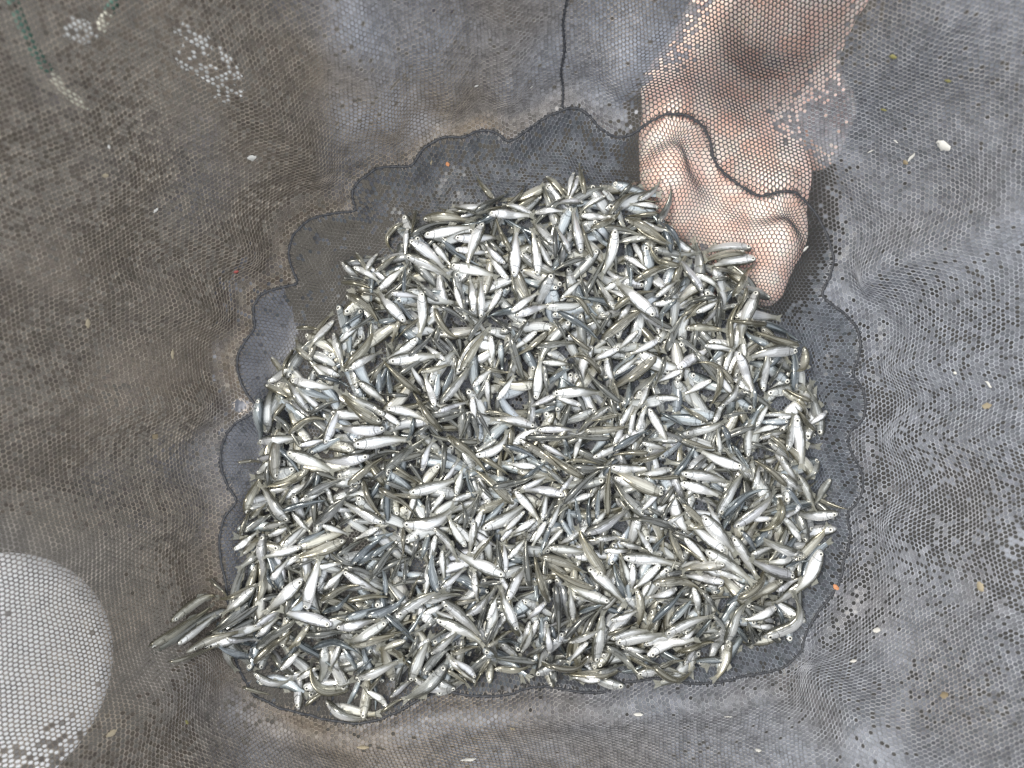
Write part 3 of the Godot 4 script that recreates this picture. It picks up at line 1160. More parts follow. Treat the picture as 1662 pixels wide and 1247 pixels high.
func _ready() -> void:
	rng.seed = 20
	soft.seed = 11
	soft.frequency = 0.016
	soft.fractal_octaves = 3
	fine.seed = 4
	fine.frequency = 0.03
	fine.fractal_octaves = 2
	# camera: straight down into the net
	var cam := Camera3D.new()
	cam.name = "camera"
	cam.position = Vector3(0, 213.0 * MM, 0)
	cam.rotation_degrees = Vector3(-90, 0, 0)
	cam.fov = 52.93
	cam.near = 0.01
	cam.far = 50.0
	var lens := CameraAttributesPhysical.new()
	lens.frustum_focal_length = 24.11
	lens.frustum_focus_distance = 206.0 * MM
	lens.frustum_near = 0.01
	lens.frustum_far = 50.0
	lens.exposure_aperture = 12.0
	cam.attributes = lens
	cam.current = true
	add_child(cam)
	# a bright overcast sky
	var sky := ProceduralSkyMaterial.new()
	sky.sky_top_color = Color(0.95, 0.98, 1.03).linear_to_srgb()
	sky.sky_horizon_color = Color(0.5, 0.52, 0.54).linear_to_srgb()
	sky.sky_curve = 0.3
	sky.ground_bottom_color = Color(0.16, 0.15, 0.13).linear_to_srgb()
	sky.ground_horizon_color = Color(0.4, 0.4, 0.39).linear_to_srgb()
	sky.sky_energy_multiplier = 1.0
	var env := Environment.new()
	env.background_mode = Environment.BG_SKY
	env.sky = Sky.new()
	env.sky.sky_material = sky
	env.tonemap_mode = Environment.TONE_MAPPER_LINEAR
	env.tonemap_exposure = 1.85
	env.sdfgi_enabled = true
	env.ssao_enabled = true
	env.ssil_enabled = true
	var world := WorldEnvironment.new()
	world.environment = env
	add_child(world)
	var sun := DirectionalLight3D.new()
	sun.name = "sun"
	sun.light_energy = 0.6
	sun.light_color = Color(1.0, 0.98, 0.94)
	sun.light_angular_distance = 18.0
	sun.shadow_enabled = true
	sun.basis = Basis.looking_at(Vector3(0.5, -0.8, 0.22))
	add_child(sun)

	build_ground()
	build_cloth()
	lay_out_hand()
	drape()
	build_net()
	

	# the hand
	var hand := thing("hand", "bare hand holding the net up from outside, fingers under the floor", "hand", Vector3(66, 0, -80))
	var blotch := FastNoiseLite.new()
	blotch.seed = 9
	blotch.frequency = 0.02
	blotch.fractal_octaves = 4
	var tones := Gradient.new()
	tones.set_color(0, Color(0.9, 0.6, 0.5).linear_to_srgb())
	tones.set_color(1, Color(0.96, 0.84, 0.77).linear_to_srgb())
	tones.set_offset(0, 0.3)
	tones.set_offset(1, 0.7)
	var tone_map := NoiseTexture2D.new()
	tone_map.width = 256
	tone_map.height = 256
	tone_map.seamless = true
	tone_map.noise = blotch
	tone_map.color_ramp = tones
	var skin := StandardMaterial3D.new()
	skin.albedo_texture = tone_map
	skin.uv1_triplanar = true
	skin.uv1_scale = Vector3(22, 22, 22)
	skin.roughness = 0.42
	skin.subsurf_scatter_enabled = true
	skin.subsurf_scatter_strength = 0.12
	part("skin", surface_nets(Vector3(30, -40, -150), Vector3(126, 76, -16), 2.2, hand_sdf), skin, hand, Vector3(66, 0, -80))

	build_tub()
	var green := plain(Color(0.10, 0.21, 0.17), 0.55)
	var pale := plain(Color(0.82, 0.80, 0.68), 0.6)
	rope("green_cord", "thin green cord with a pale end behind the net's back left corner", "cord", [Vector2(-125, -112), Vector2(-124, -104), Vector2(-123, -97), Vector2(-123, -90), Vector2(-122.5, -86), Vector2(-120, -81), Vector2(-117, -78), Vector2(-114, -76.5), Vector2(-112.5, -75)], 0.95, 1.5, green, pale, 0.62)
	rope("green_cord", "short green cord end nearer to the upright seam, behind the net", "cord", [Vector2(-99, -107), Vector2(-101, -103), Vector2(-103, -99.5), Vector2(-105, -97.5), Vector2(-106.5, -94.5), Vector2(-107, -93)], 0.95, 1.5, green, pale, 0.5)
	sheet("added_white_sheet", "added crumpled white sheet standing in for glints through the net's back left corner", "added sheet", -84, -89, 20, 12, 0.75, 0.6, 0.5, plain(Color(0.88, 0.88, 0.86), 0.4))  # added white sheet; its bright holes stand in for wet glints
	sheet("lilac_plastic_strip", "pale lilac plastic strip behind the back wall beside the upright seam", "plastic strip", -20, -108, 22, 5, 0.05, 1.3, 0.3, plain(Color(0.42, 0.41, 0.50), 0.5))
	sheet("grey_plastic_sheet", "pale grey plastic sheet under the floor pockets by the torn hole", "plastic sheet", -71, 12, 24, 112, 0.0, 2.6, 0.25, plain(Color(0.27, 0.28, 0.32), 0.5))

	sheet("added_white_sheet", "small added white sheet for glints between the two green cords behind the net", "added sheet", -112, -93, 8, 6, 0.3, 0.7, 0.5, plain(Color(0.88, 0.88, 0.86), 0.4))  # second added sheet, for more white glints through the holes

	# the heap: hidden and half hidden fish first, then the ones that lie in full view
	make_coats()
	start_heap()
	var bounds := PackedVector2Array([Vector2(-32, -42), Vector2(-12, -48), Vector2(8, -53), Vector2(21, -54), Vector2(38, -51), Vector2(45, -40), Vector2(50, -33), Vector2(66, -36), Vector2(67, -20), Vector2(78, -10), Vector2(81, 3), Vector2(83, 13), Vector2(80, 23), Vector2(86, 33), Vector2(84, 46), Vector2(78, 56), Vector2(74, 67), Vector2(60, 74), Vector2(44, 78), Vector2(25, 79), Vector2(8, 79), Vector2(-9, 79), Vector2(-22, 81), Vector2(-36, 87), Vector2(-47, 87), Vector2(-65, 81), Vector2(-72, 75), Vector2(-76, 69), Vector2(-88, 69), Vector2(-84, 61), Vector2(-72, 55), Vector2(-74, 46), Vector2(-71, 35), Vector2(-71, 23), Vector2(-68, 13), Vector2(-66, 0), Vector2(-56, -10), Vector2(-45, -20), Vector2(-45, -32), Vector2(-32, -34)])
	for k in bounds.size():
		bounds[k] = Vector2(6, 14) + (bounds[k] - Vector2(6, 14)) * 1.05
	var laid := 0
	while laid < 1000:
		var spot := Vector2.ZERO
		var low := 1e9
		for again in 9:
			var q := Vector2(rng.randf_range(-90, 90), rng.randf_range(-56, 90))
			if Geometry2D.is_point_in_polygon(q, bounds):
				var y := thickness(q.x, q.y)
				if y < low:
					low = y
					spot = q
		if low > 1e8:
			continue
		var l := rng.randf_range(12.4, 16.2)
		var d := Vector2(l * 0.5, 0).rotated(fine.get_noise_2d(spot.x * 1.1, spot.y * 1.1) * 5.0 + rng.randfn() * 0.55 + (PI if rng.randf() < 0.4 else 0.0))
		if not Geometry2D.is_point_in_polygon(spot + d * 0.8, bounds) or not Geometry2D.is_point_in_polygon(spot - d * 0.8, bounds):
			continue
		var r: float = [0.0, 0.2, 0.5, 1.0, -1.0, 0.9, -0.9, -0.5][rng.randi() % 8]
		lower(spot.x - d.x, spot.y - d.y, spot.x + d.x, spot.y + d.y, rng.randf_range(-0.13, 0.13), r, ["s", "g", "g", "o", "u"][rng.randi() % 5], true)
		laid += 1
	lower_fish()
	var deep := Node3D.new()
	deep.name = "fish_pile"
	deep.set_meta("kind", "stuff")
	tag(deep, "fish fry lying deeper in the heap under the topmost ones", "fish pile")
	add_child(deep)
	for k in rest_body:
		part("bodies", rest_body[k], coats[k], deep)
	part("eyes", rest_eye, eye_mat, deep)
	part("fins", rest_fin, fin_mat, deep)
	top_fish()
	name_fish()

	scraps()


func lower_fish() -> void:
	lower(29.1, 78.8, 14.1, 79.1, 0.03, 0.2, "o")
	lower(-15.7, -39.5, -2.8, -40.2, 0, 1, "s")
	lower(-27.6, -40.1, -15.6, -43.3, 0.12, 0, "g")
	lower(-69.2, 54.8, -81.0, 58.6, 0.05, 0.2, "o")
	lower(-42.0, 49.2, -32.3, 43.1, 0.04, 0.2, "u")
	lower(-53.0, 52.3, -60.1, 61.1, 0.05, 0.1, "o")
	lower(-58.9, 0.8, -48.3, 4.7, 0.03, 0.6, "u")
	lower(-45.0, 63.4, -34.4, 60.7, 0.04, 0.9, "u")
	lower(11.7, -33.7, 12.3, -44.6, 0.05, 0, "g")
	lower(-51.7, 62.5, -43.7, 56.4, -0.1, 0.4, "u")
	lower(-15.5, -36.6, -5.5, -36.2, -0.04, -1, "s")
	lower(-53.6, 24.1, -60.9, 30.9, 0.1, 0.1, "g")
	lower(-19.6, -21.0, -11.7, -15.2, 0.1, 0, "g")
	lower(44.7, 30.1, 50.0, 38.3, 0.04, 0.1, "g")
	lower(-87.2, 70.6, -77.6, 69.4, -0.05, 0.2, "o")
	lower(13.1, -32.0, 14.9, -41.4, 0, 0.5, "g")
	lower(-72.0, 72.6, -65.3, 65.8, -0.06, 0.3, "u")
	lower(-7.4, -47.5, -16.8, -49.0, 0.05, 1, "s")
	lower(78.0, 47.5, 68.6, 48.4, 0.04, 0.9, "s")
	lower(40.0, -46.7, 30.6, -46.7, 0.05, 0, "o")
	lower(-32.2, 85.2, -29.3, 76.4, 0.04, 0.2, "g")
	lower(-4.7, -50.6, -9.9, -58.2, 0.05, 0.5, "o")
	lower(-13.0, -44.5, -20.9, -49.2, 0, 0, "o")
	lower(-0.8, -28.7, -6.6, -35.8, 0.03, -0.8, "s")
	lower(57.5, 11.3, 59.9, 20.1, 0.04, 0.1, "u")
	lower(-8.0, -4.7, 0.8, -3.2, -0.06, 0.1, "o")
	lower(-25.2, 40.6, -27.9, 49.1, 0.04, 0.5, "g")
	lower(44.9, 55.5, 36.4, 58.2, 0.03, 0.9, "s")
	lower(-38.3, 46.9, -30.9, 42.2, 0.03, 0.6, "u")
	lower(-48.1, 47.0, -40.4, 42.9, 0.03, 0.4, "g")
	lower(-16.9, 73.8, -8.4, 72.4, 0.05, 0.5, "o")
	lower(-28.8, 69.4, -37.1, 72.0, 0.03, 0.7, "o")
	lower(-10.0, 82.2, -17.0, 77.2, -0.06, 0.7, "o")
	lower(45.0, 71.9, 51.7, 66.6, 0.03, 0.9, "s")
	lower(42.7, 65.2, 48.0, 58.5, 0.03, 0.9, "s")
	lower(-31.9, 22.3, -25.4, 27.9, 0.04, 0.2, "o")
	lower(-23.2, -37.2, -16.2, -32.4, 0, 0.3, "g")
	lower(-21.5, -38.3, -16.4, -31.5, 0.03, 1, "s")
	lower(-1.7, -32.7, -7.6, -38.9, 0.05, -1, "s")
	lower(12.3, -54.8, 18.1, -48.6, 0, 0, "o")
	lower(18.6, -57.1, 15.3, -49.3, 0, 1, "s")
	lower(17.1, -58.4, 14.9, -50.2, 0, 0.7, "s")
	lower(40.4, -48.6, 32.0, -49.3, 0, 1, "s")
	lower(5.9, -37.1, 1.4, -44.4, 0, 0, "u")
	lower(15.6, -34.8, 11.8, -42.4, 0, 0.8, "s")
	lower(30.7, -33.5, 36.7, -27.5, 0.04, 0.1, "g")
	lower(35.7, -44.5, 43.2, -40.5, 0, 0.8, "s")
	lower(33.3, -39.5, 35.7, -31.4, 0.05, 0.8, "s")
	lower(27.5, -37.7, 28.4, -29.2, 0.05, 0, "g")
	lower(21.6, -42.3, 27.9, -36.5, 0, 0.5, "u")
	lower(22.4, -43.4, 28.9, -38.0, 0, 1, "u")
	lower(58.6, -28.9, 50.1, -28.4, 0.05, 0.2, "g")
	lower(54.2, -31.5, 62.4, -29.1, 0.05, 0.3, "o")
	lower(38.2, -21.7, 46.6, -23.0, 0, 1, "s")
	lower(46.0, -18.2, 52.8, -23.3, 0, 0.2, "o")
	lower(52.8, -22.4, 46.4, -16.8, 0, 0.4, "o")
	lower(61.7, -21.6, 53.5, -19.4, 0, 0.8, "g")
	lower(62.8, -25.8, 60.0, -17.8, 0.05, 0, "o")
	lower(56.3, -24.9, 57.2, -16.4, 0, 0, "g")
	lower(49.7, -29.9, 56.5, -24.8, 0.1, 0.6, "s")
	lower(-39.2, -32.2, -32.5, -27.0, 0, 1, "s")
	lower(-43.0, -25.5, -34.8, -23.2, 0.04, 0, "o")
	lower(-27.0, -17.2, -31.9, -24.2, 0.03, 0.3, "u")
	lower(-32.6, -24.4, -24.2, -23.3, 0.03, 0.9, "s")
	lower(-43.5, -24.8, -37.3, -19.1, 0, 1, "s")
	lower(-41.9, -15.8, -48.1, -10.0, 0, 1, "s")
	lower(-37.8, -18.8, -44.6, -13.6, 0, 0.1, "g")
	lower(-30.2, -18.5, -33.5, -10.7, 0.03, 0.5, "o")
	lower(-25.4, -17.9, -31.6, -12.1, 0, 0, "o")
	lower(-31.1, -17.7, -39.5, -17.3, 0.06, 0.5, "u")
	lower(-16.0, -21.1, -8.5, -17.0, 0.04, 0.1, "g")
	lower(-15.4, -26.4, -12.6, -18.4, 0, 1, "s")
	lower(-5.8, -13.2, -5.4, -4.7, 0.04, 1, "s")
	lower(-3.0, -11.4, -2.7, -2.9, 0, 1, "u")
	lower(-23.8, 1.6, -27.8, -5.8, 0.03, 1, "s")
	lower(-36.0, 2.9, -35.0, -5.5, 0.08, 0.4, "u")
	lower(-32.8, 3.4, -33.3, -5.1, 0.05, 0.4, "u")
	lower(-38.8, -0.2, -33.7, -7.0, 0, 0.3, "o")
	lower(-20.8, 4.7, -19.7, -3.7, 0.03, 0.8, "u")
	lower(-18.9, 2.9, -15.8, -5.0, 0, 0.6, "u")
	lower(-10.7, 0.9, -4.1, -4.5, 0.08, 1, "s")
	lower(-4.1, 4.4, 0.8, -2.6, 0, 1, "s")
	lower(-6.7, -1.3, -6.2, 7.1, 0, 1, "s")
	lower(-28.2, 3.1, -36.6, 2.7, 0, 0.1, "g")
	lower(20.4, -23.1, 18.2, -31.3, 0, 0.2, "g")
	lower(13.2, -22.6, 19.4, -28.3, 0.05, 1, "s")
	lower(0.5, -11.2, 5.4, -18.2, 0.05, 0.2, "g")
	lower(32.8, -22.9, 25.0, -26.4, 0.03, 0.8, "s")
	lower(28.7, -16.8, 33.2, -24.1, 0, 0.9, "s")
	lower(24.3, -25.3, 31.7, -29.4, 0, 1, "s")
	lower(40.9, -22.5, 47.8, -27.5, 0, 0.2, "g")
	lower(26.7, -19.2, 22.4, -11.8, 0, 0.2, "g")
	lower(8.2, -6.0, 16.7, -5.0, 0.03, 1, "s")
	lower(27.9, -2.7, 34.7, -7.8, 0, 0.9, "s")
	lower(25.9, -7.3, 29.3, 0.4, -0.15, 1, "s")
	lower(16.7, -5.8, 19.3, 2.3, 0.05, 0.2, "g")
	lower(19.0, 2.1, 12.0, -2.8, 0.03, 0.2, "u")
	lower(9.4, -0.0, 16.6, -4.5, 0.05, 0.5, "u")
	lower(27.5, -0.6, 29.8, 7.5, 0, 0.2, "o")
	lower(37.3, 0.3, 33.1, 7.7, 0.05, 0.7, "s")
	lower(39.0, 3.8, 47.5, 4.2, 0.03, 0.9, "s")
	lower(18.9, 5.9, 10.8, 3.4, 0, 1, "s")
	lower(49.6, -19.3, 57.2, -23.1, 0, 0.8, "s")
	lower(51.4, -15.7, 55.7, -23.0, -0.1, 0.6, "s")
	lower(57.8, -3.1, 60.7, -11.1, 0.03, 1, "s")
	lower(55.7, -2.7, 60.8, 4.1, 0, 1, "s")
	lower(70.6, 0.6, 74.4, -7.0, 0.03, 0.2, "g")
	lower(73.8, 1.8, 80.6, 6.8, 0.03, 0.6, "o")
	lower(45.1, -12.8, 51.6, -7.4, 0.04, 0.2, "g")
	lower(50.3, -13.0, 54.9, -5.8, 0.06, 0.2, "g")
	lower(63.0, -12.7, 63.0, -4.2, 0, 0.8, "s")
	lower(65.1, -0.7, 66.0, 7.7, 0.04, 0.4, "u")
	lower(-55.5, 9.1, -62.1, 3.8, 0, 0.8, "s")
	lower(-52.0, 7.4, -58.1, 1.4, 0, 0.8, "s")
	lower(-71.1, 21.2, -62.8, 19.2, 0.03, 1, "s")
	lower(-76.2, 21.9, -67.7, 21.9, 0.05, 0.2, "o")
	lower(-58.2, 16.9, -49.8, 15.2, 0.03, 1, "s")
	lower(-68.7, 30.1, -60.4, 28.3, 0, 1, "s")
	lower(-38.6, 26.4, -31.8, 21.3, 0, 0.2, "g")
	lower(-30.4, 11.2, -37.4, 6.4, 0, 1, "s")
	lower(-20.3, 10.0, -12.3, 7.2, -0.04, 0.3, "g")
	lower(-27.0, 14.2, -19.5, 10.3, 0.05, 0.2, "g")
	lower(-26.8, 9.2, -30.7, 16.7, 0.15, 0.3, "u")
	lower(-10.8, 3.3, -9.6, 11.7, 0, 1, "s")
	lower(-9.3, 7.7, -5.2, 15.2, 0, 0.3, "g")
	lower(-7.3, 7.6, 1.1, 9.2, 0.05, 0.3, "o")
	lower(2.1, 15.0, 8.6, 20.4, 0, 0.9, "s")
	lower(5.1, 18.8, -2.9, 21.6, 0.04, 0.9, "u")
	lower(-3.8, 15.9, 0.0, 23.5, 0.2, 0.2, "o")
	lower(-0.6, 26.3, -9.0, 25.0, 0, 0.9, "u")
	lower(-15.3, 30.1, -12.8, 21.9, 0.05, 1, "s")
	lower(-19.0, 27.5, -14.4, 20.3, 0, 1, "s")
	lower(-28.2, 21.5, -23.4, 28.5, 0, 0.2, "g")
	lower(-34.1, 26.3, -26.4, 29.9, 0, 0.4, "g")
	lower(-26.1, 29.7, -28.5, 37.9, 0, 1, "s")
	lower(-18.1, 29.7, -23.3, 36.4, 0, 1, "s")
	lower(-23.0, 37.1, -23.0, 28.6, 0, 0.1, "g")
	lower(-12.8, 39.3, -15.0, 31.1, -0.15, 0.2, "g")
	lower(-10.2, 31.1, -12.1, 22.8, 0.08, 0.2, "u")
	lower(-7.5, 37.6, -1.5, 31.6, 0, 0.7, "u")
	lower(-16.3, 31.5, -8.1, 29.2, 0, 0.8, "s")
	lower(-9.0, 30.5, -12.3, 38.4, 0.05, 0, "g")
	lower(-21.4, 35.2, -19.3, 43.5, 0, 1, "s")
	lower(28.9, 8.5, 20.6, 10.2, 0, 0.2, "o")
	lower(27.4, 16.5, 31.0, 8.8, 0, 1, "s")
	lower(33.9, 17.8, 40.2, 12.0, 0.05, 0.2, "g")
	lower(29.1, 11.5, 33.2, 4.1, 0, 1, "s")
	lower(31.6, 14.1, 34.0, 6.0, 0.03, 1, "s")
	lower(43.4, 12.0, 49.6, 17.8, 0.04, 0.1, "g")
	lower(45.0, 15.5, 36.5, 15.0, 0, 0.6, "g")
	lower(35.0, 15.7, 43.2, 17.9, 0, 1, "s")
	lower(8.1, 16.5, 15.4, 20.7, 0.03, 0.8, "s")
	lower(18.7, 13.8, 16.8, 22.1, 0, 1, "s")
	lower(13.9, 14.4, 16.6, 22.5, 0, 0.3, "u")
	lower(22.2, 30.0, 14.0, 32.5, 0, 1, "s")
	lower(41.8, 36.1, 34.3, 32.0, 0, 0.2, "g")
	lower(2.3, 28.5, 10.0, 24.9, 0, 0.9, "s")
	lower(12.8, 29.6, 18.2, 23.0, 0, 0.8, "s")
	lower(14.1, 27.3, 7.8, 21.6, 0, 0.4, "g")
	lower(2.7, 26.1, 9.6, 21.2, 0.03, 0.3, "u")
	lower(8.8, 37.0, 13.1, 29.6, 0, 0.5, "g")
	lower(9.7, 39.3, 13.5, 31.7, 0, 0.8, "s")
	lower(20.7, 39.1, 26.7, 33.1, 0, 1, "s")
	lower(19.0, 38.2, 17.3, 29.9, 0.05, 0.3, "u")
	lower(22.9, 36.4, 24.1, 27.9, 0.03, 0.4, "u")
	lower(4.8, 42.8, 10.4, 36.4, 0, 1, "s")
	lower(40.1, 39.4, 47.3, 34.8, 0.03, 0.9, "s")
	lower(54.7, 10.6, 59.6, 3.6, 0.05, 1, "s")
	lower(57.4, 9.1, 65.8, 7.8, 0.04, 0.2, "g")
	lower(73.0, 11.4, 64.8, 13.7, 0, 1, "s")
	lower(75.2, 10.2, 66.7, 10.2, 0.03, 1, "u")
	lower(68.7, 8.5, 77.2, 8.5, 0.04, 0.6, "s")
	lower(82.6, 9.6, 76.3, 3.9, 0, 0.3, "o")
	lower(68.0, 27.2, 69.5, 18.9, 0, 0.3, "g")
	lower(59.3, 38.2, 62.5, 30.3, 0, 0.1, "g")
	lower(78.3, 32.4, 72.6, 38.8, 0, 1, "s")
	lower(74.2, 28.1, 79.4, 34.8, 0, 0.3, "u")
	lower(84.3, 31.3, 92.3, 34.3, -0.06, 0.3, "o")
	lower(48.5, 23.8, 55.4, 18.8, 0.05, 0.5, "g")
	lower(51.1, 25.1, 57.1, 19.1, 0, 0.9, "s")
	lower(73.8, 36.2, 80.0, 42.0, 0, 1, "s")
	lower(64.2, 36.6, 72.7, 36.0, 0, 1, "s")
	lower(-65.1, 35.1, -60.5, 28.0, 0, 0.2, "o")
	lower(-51.4, 27.5, -47.4, 34.9, 0, 0.9, "s")
	lower(-48.8, 33.8, -40.5, 35.6, 0.03, 0.9, "s")
	lower(-43.8, 37.2, -35.4, 38.1, 0, 0.7, "g")
	lower(-48.3, 39.4, -41.2, 34.8, 0, 0.3, "g")
	lower(-73.6, 37.9, -67.0, 32.5, 0, 0.4, "o")
	lower(-75.3, 42.0, -71.7, 34.3, 0.05, 0.2, "o")
	lower(-76.9, 45.9, -70.2, 40.7, 0, 1, "s")
	lower(-66.9, 41.7, -59.0, 38.6, 0.03, 0.9, "s")
	lower(-61.9, 44.0, -55.9, 38.0, 0, 1, "s")
	lower(-58.2, 43.3, -50.4, 39.9, 0, 0.7, "u")
	lower(-63.1, 49.8, -55.8, 45.5, 0, 0.9, "s")
	lower(-60.0, 50.0, -52.0, 47.0, 0, 0.3, "g")
	lower(-65.6, 53.6, -60.3, 46.9, 0, 0.9, "s")
	lower(-42.9, 49.3, -50.3, 45.0, 0.04, 0.2, "g")
	lower(-53.6, 49.9, -45.3, 48.2, 0, 1, "s")
	lower(-34.3, 57.8, -35.0, 49.3, 0, 0.4, "u")
	lower(-38.4, 52.3, -32.5, 46.1, 0.04, 0.1, "g")
	lower(-67.4, 49.0, -64.0, 56.8, 0.05, 0.2, "u")
	lower(-10.4, 39.9, -3.4, 44.6, 0, 1, "s")
	lower(-5.9, 41.7, -11.9, 47.7, 0, 0.9, "s")
	lower(-20.6, 40.9, -22.8, 49.2, 0.03, 1, "s")
	lower(-18.9, 45.0, -18.3, 53.5, 0, 1, "s")
	lower(-19.2, 55.2, -12.5, 49.9, 0, 1, "s")
	lower(-29.7, 39.0, -29.7, 47.5, 0.04, 0.3, "o")
	lower(-22.4, 40.4, -25.1, 48.5, 0.03, 0.6, "u")
	lower(-32.8, 53.6, -29.4, 45.8, 0, 0.2, "g")
	lower(-29.2, 54.4, -28.5, 46.0, 0.03, 0.1, "g")
	lower(-39.8, 42.7, -31.5, 40.6, 0, 0.7, "u")
	lower(-24.3, 62.7, -16.5, 59.3, 0, 1, "s")
	lower(-16.3, 60.1, -8.0, 58.4, 0.04, 0.4, "o")
	lower(-3.2, 52.0, 1.3, 59.2, 0, 0.8, "s")
	lower(5.5, 37.8, -1.7, 42.4, 0.03, 1, "s")
	lower(-1.7, 51.1, -2.3, 42.6, 0, 0.9, "s")
	lower(-1.0, 62.3, -5.6, 69.5, 0, 0.9, "s")
	lower(-20.1, 63.8, -27.8, 67.4, 0.08, 0.2, "g")
	lower(-10.1, 50.9, -9.3, 59.4, 0, 1, "s")
	lower(-2.8, 53.9, -11.3, 53.5, 0.08, 0.2, "g")
	lower(7.1, 64.6, 4.4, 72.7, 0, 1, "s")
	lower(6.0, 52.0, 6.7, 60.5, 0.05, 0.8, "u")
	lower(10.1, 38.6, 7.1, 46.5, 0.03, 0.3, "u")
	lower(13.8, 39.5, 8.1, 45.7, 0, 0.8, "s")
	lower(13.3, 36.7, 18.0, 43.8, 0, 0.8, "u")
	lower(18.6, 40.0, 11.6, 44.9, 0, 0.6, "s")
	lower(24.8, 45.2, 33.3, 45.6, 0.03, 0.9, "s")
	lower(36.9, 47.2, 43.0, 41.2, 0.06, 0.3, "u")
	lower(32.0, 54.6, 29.5, 46.5, 0, 1, "s")
	lower(37.9, 53.6, 33.6, 61.0, 0, 0.8, "s")
	lower(16.6, 57.3, 24.8, 59.6, 0, 1, "s")
	lower(9.4, 59.5, 3.3, 65.6, 0, 1, "s")
	lower(18.3, 62.8, 25.8, 58.9, 0.05, 0.5, "u")
	lower(26.9, 64.5, 34.8, 61.4, 0, 0.9, "s")
	lower(26.1, 68.4, 34.3, 66.0, 0.06, 0.2, "o")
	lower(8.1, 71.3, 8.1, 62.8, 0, 0.5, "u")
	lower(9.3, 64.9, 10.5, 73.3, 0, 1, "s")
	lower(41.6, 51.6, 50.1, 51.6, 0.03, 0.4, "g")
	lower(62.2, 39.8, 66.9, 46.9, 0.04, 0.3, "u")
	lower(64.9, 46.4, 73.1, 44.3, 0.05, 0.8, "s")
	lower(74.4, 49.7, 82.8, 49.0, 0.03, 0.3, "u")
	lower(55.3, 50.2, 63.3, 53.2, 0, 1, "s")
	lower(51.6, 58.3, 60.0, 57.5, 0, 0.2, "o")
	lower(73.4, 66.6, 65.8, 62.8, 0, 0.9, "s")
	lower(72.5, 67.1, 64.1, 66.1, 0, 1, "s")
	lower(72.4, 60.6, 74.4, 68.9, 0.12, 0.1, "u")
	lower(68.9, 71.0, 63.9, 64.1, 0.03, 0.1, "g")
	lower(60.3, 65.6, 66.6, 71.3, 0, 0.4, "u")
	lower(43.1, 64.1, 49.2, 58.1, 0, 0.9, "u")
	lower(-82.8, 53.3, -76.0, 58.4, 0, 0.2, "o")
	lower(-70.3, 69.3, -63.8, 63.8, 0, 0.9, "s")
	lower(-76.2, 67.4, -68.5, 70.9, 0, 1, "s")
	lower(-63.9, 68.4, -57.5, 62.9, 0, 0.6, "g")
	lower(-63.6, 78.5, -57.6, 72.5, 0, 1, "s")
	lower(-73.4, 82.7, -65.4, 85.5, 0, 0.3, "o")
	lower(-44.0, 67.5, -35.7, 65.4, 0, 0.8, "g")
	lower(-46.1, 72.0, -42.6, 79.8, 0.08, 0.7, "u")
	lower(-43.0, 80.5, -37.2, 74.3, 0.05, 0.3, "u")
	lower(-22.6, 69.6, -29.2, 75.1, 0, 1, "s")
	lower(-35.8, 89.6, -28.3, 85.5, 0.04, 0.2, "o")
	lower(-18.8, 74.4, -12.1, 79.6, 0.04, 0.9, "s")
	lower(-19.2, 77.7, -11.9, 82.0, 0.04, 0.6, "o")
	lower(-39.9, 85.4, -34.8, 78.6, 0, 0.2, "o")
	lower(-6.9, 71.0, 1.0, 67.8, 0, 0.7, "o")
	lower(-5.9, 75.5, -10.5, 82.6, 0, 0.2, "o")
	lower(-3.9, 70.2, 3.1, 74.9, 0.15, 0.2, "u")
	lower(8.1, 76.3, 15.9, 79.6, 0.05, 0, "o")
	lower(20.7, 70.1, 15.2, 76.7, 0, 0.9, "s")
	lower(23.3, 78.2, 31.8, 77.5, 0, 0.7, "g")
	lower(9.2, 71.3, 3.1, 77.4, 0, 0.2, "g")
	lower(50.7, 70.7, 54.7, 63.3, 0.04, 0.5, "u")
	lower(46.9, 77.2, 52.3, 70.6, 0, 0.8, "s")
	lower(40.1, 77.1, 48.4, 75.3, 0, 0.2, "o")
	lower(31.9, 75.3, 40.1, 77.4, 0, 0.1, "o")
	lower(67.1, 71.8, 64.0, 63.9, 0.04, 0.1, "g")
	lower(65.3, 71.4, 59.7, 65.0, 0, 0.4, "u")
	lower(58.2, 76.3, 49.7, 76.7, 0, 0.5, "u")
	lower(-26.8, -48.3, -27.1, -39.8, 0, 0, "o")
	lower(-28.4, -42.6, -29.1, -34.1, 0, 1, "s")
	lower(-30.2, -44.3, -32.3, -36.1, -0.4, 0.4, "o")
	lower(9.3, -57.3, 14.2, -50.4, 0.06, -0.8, "o")
	lower(-1.3, -48.9, 3.7, -55.7, -0.1, 0, "o")
	lower(6.2, -47.0, 14.7, -46.7, 0.03, 1, "s")
	lower(19.5, -49.2, 11.1, -47.9, -0.1, 0.7, "s")
	lower(29.5, -51.2, 36.1, -56.6, 0.05, 0.2, "g")
	lower(10.8, -32.0, 7.0, -39.6, 0.05, 1, "s")
	lower(30.7, -34.9, 37.7, -30.0, 0.04, 1, "s")
	lower(38.8, -23.6, 45.6, -28.7, 0, 1, "s")
	lower(42.4, -23.3, 48.0, -29.7, 0.05, 0.1, "g")
	lower(66.6, -24.0, 61.7, -17.0, 0, 0.9, "s")
	lower(-43.5, -36.5, -39.1, -29.2, 0.05, -0.4, "o")
	lower(-37.2, -36.1, -41.2, -28.6, 0, 0.8, "s")
	lower(-47.0, -33.7, -41.0, -27.7, 0, 0.7, "s")
	lower(-37.6, -30.7, -30.4, -35.1, 0.05, 0.3, "o")
	lower(-29.1, -24.3, -28.7, -32.8, 0, 0.2, "u")
	lower(-40.7, -19.4, -47.6, -14.5, 0, 0.3, "u")
	lower(-60.3, -15.5, -51.9, -14.5, 0.06, 0.3, "o")
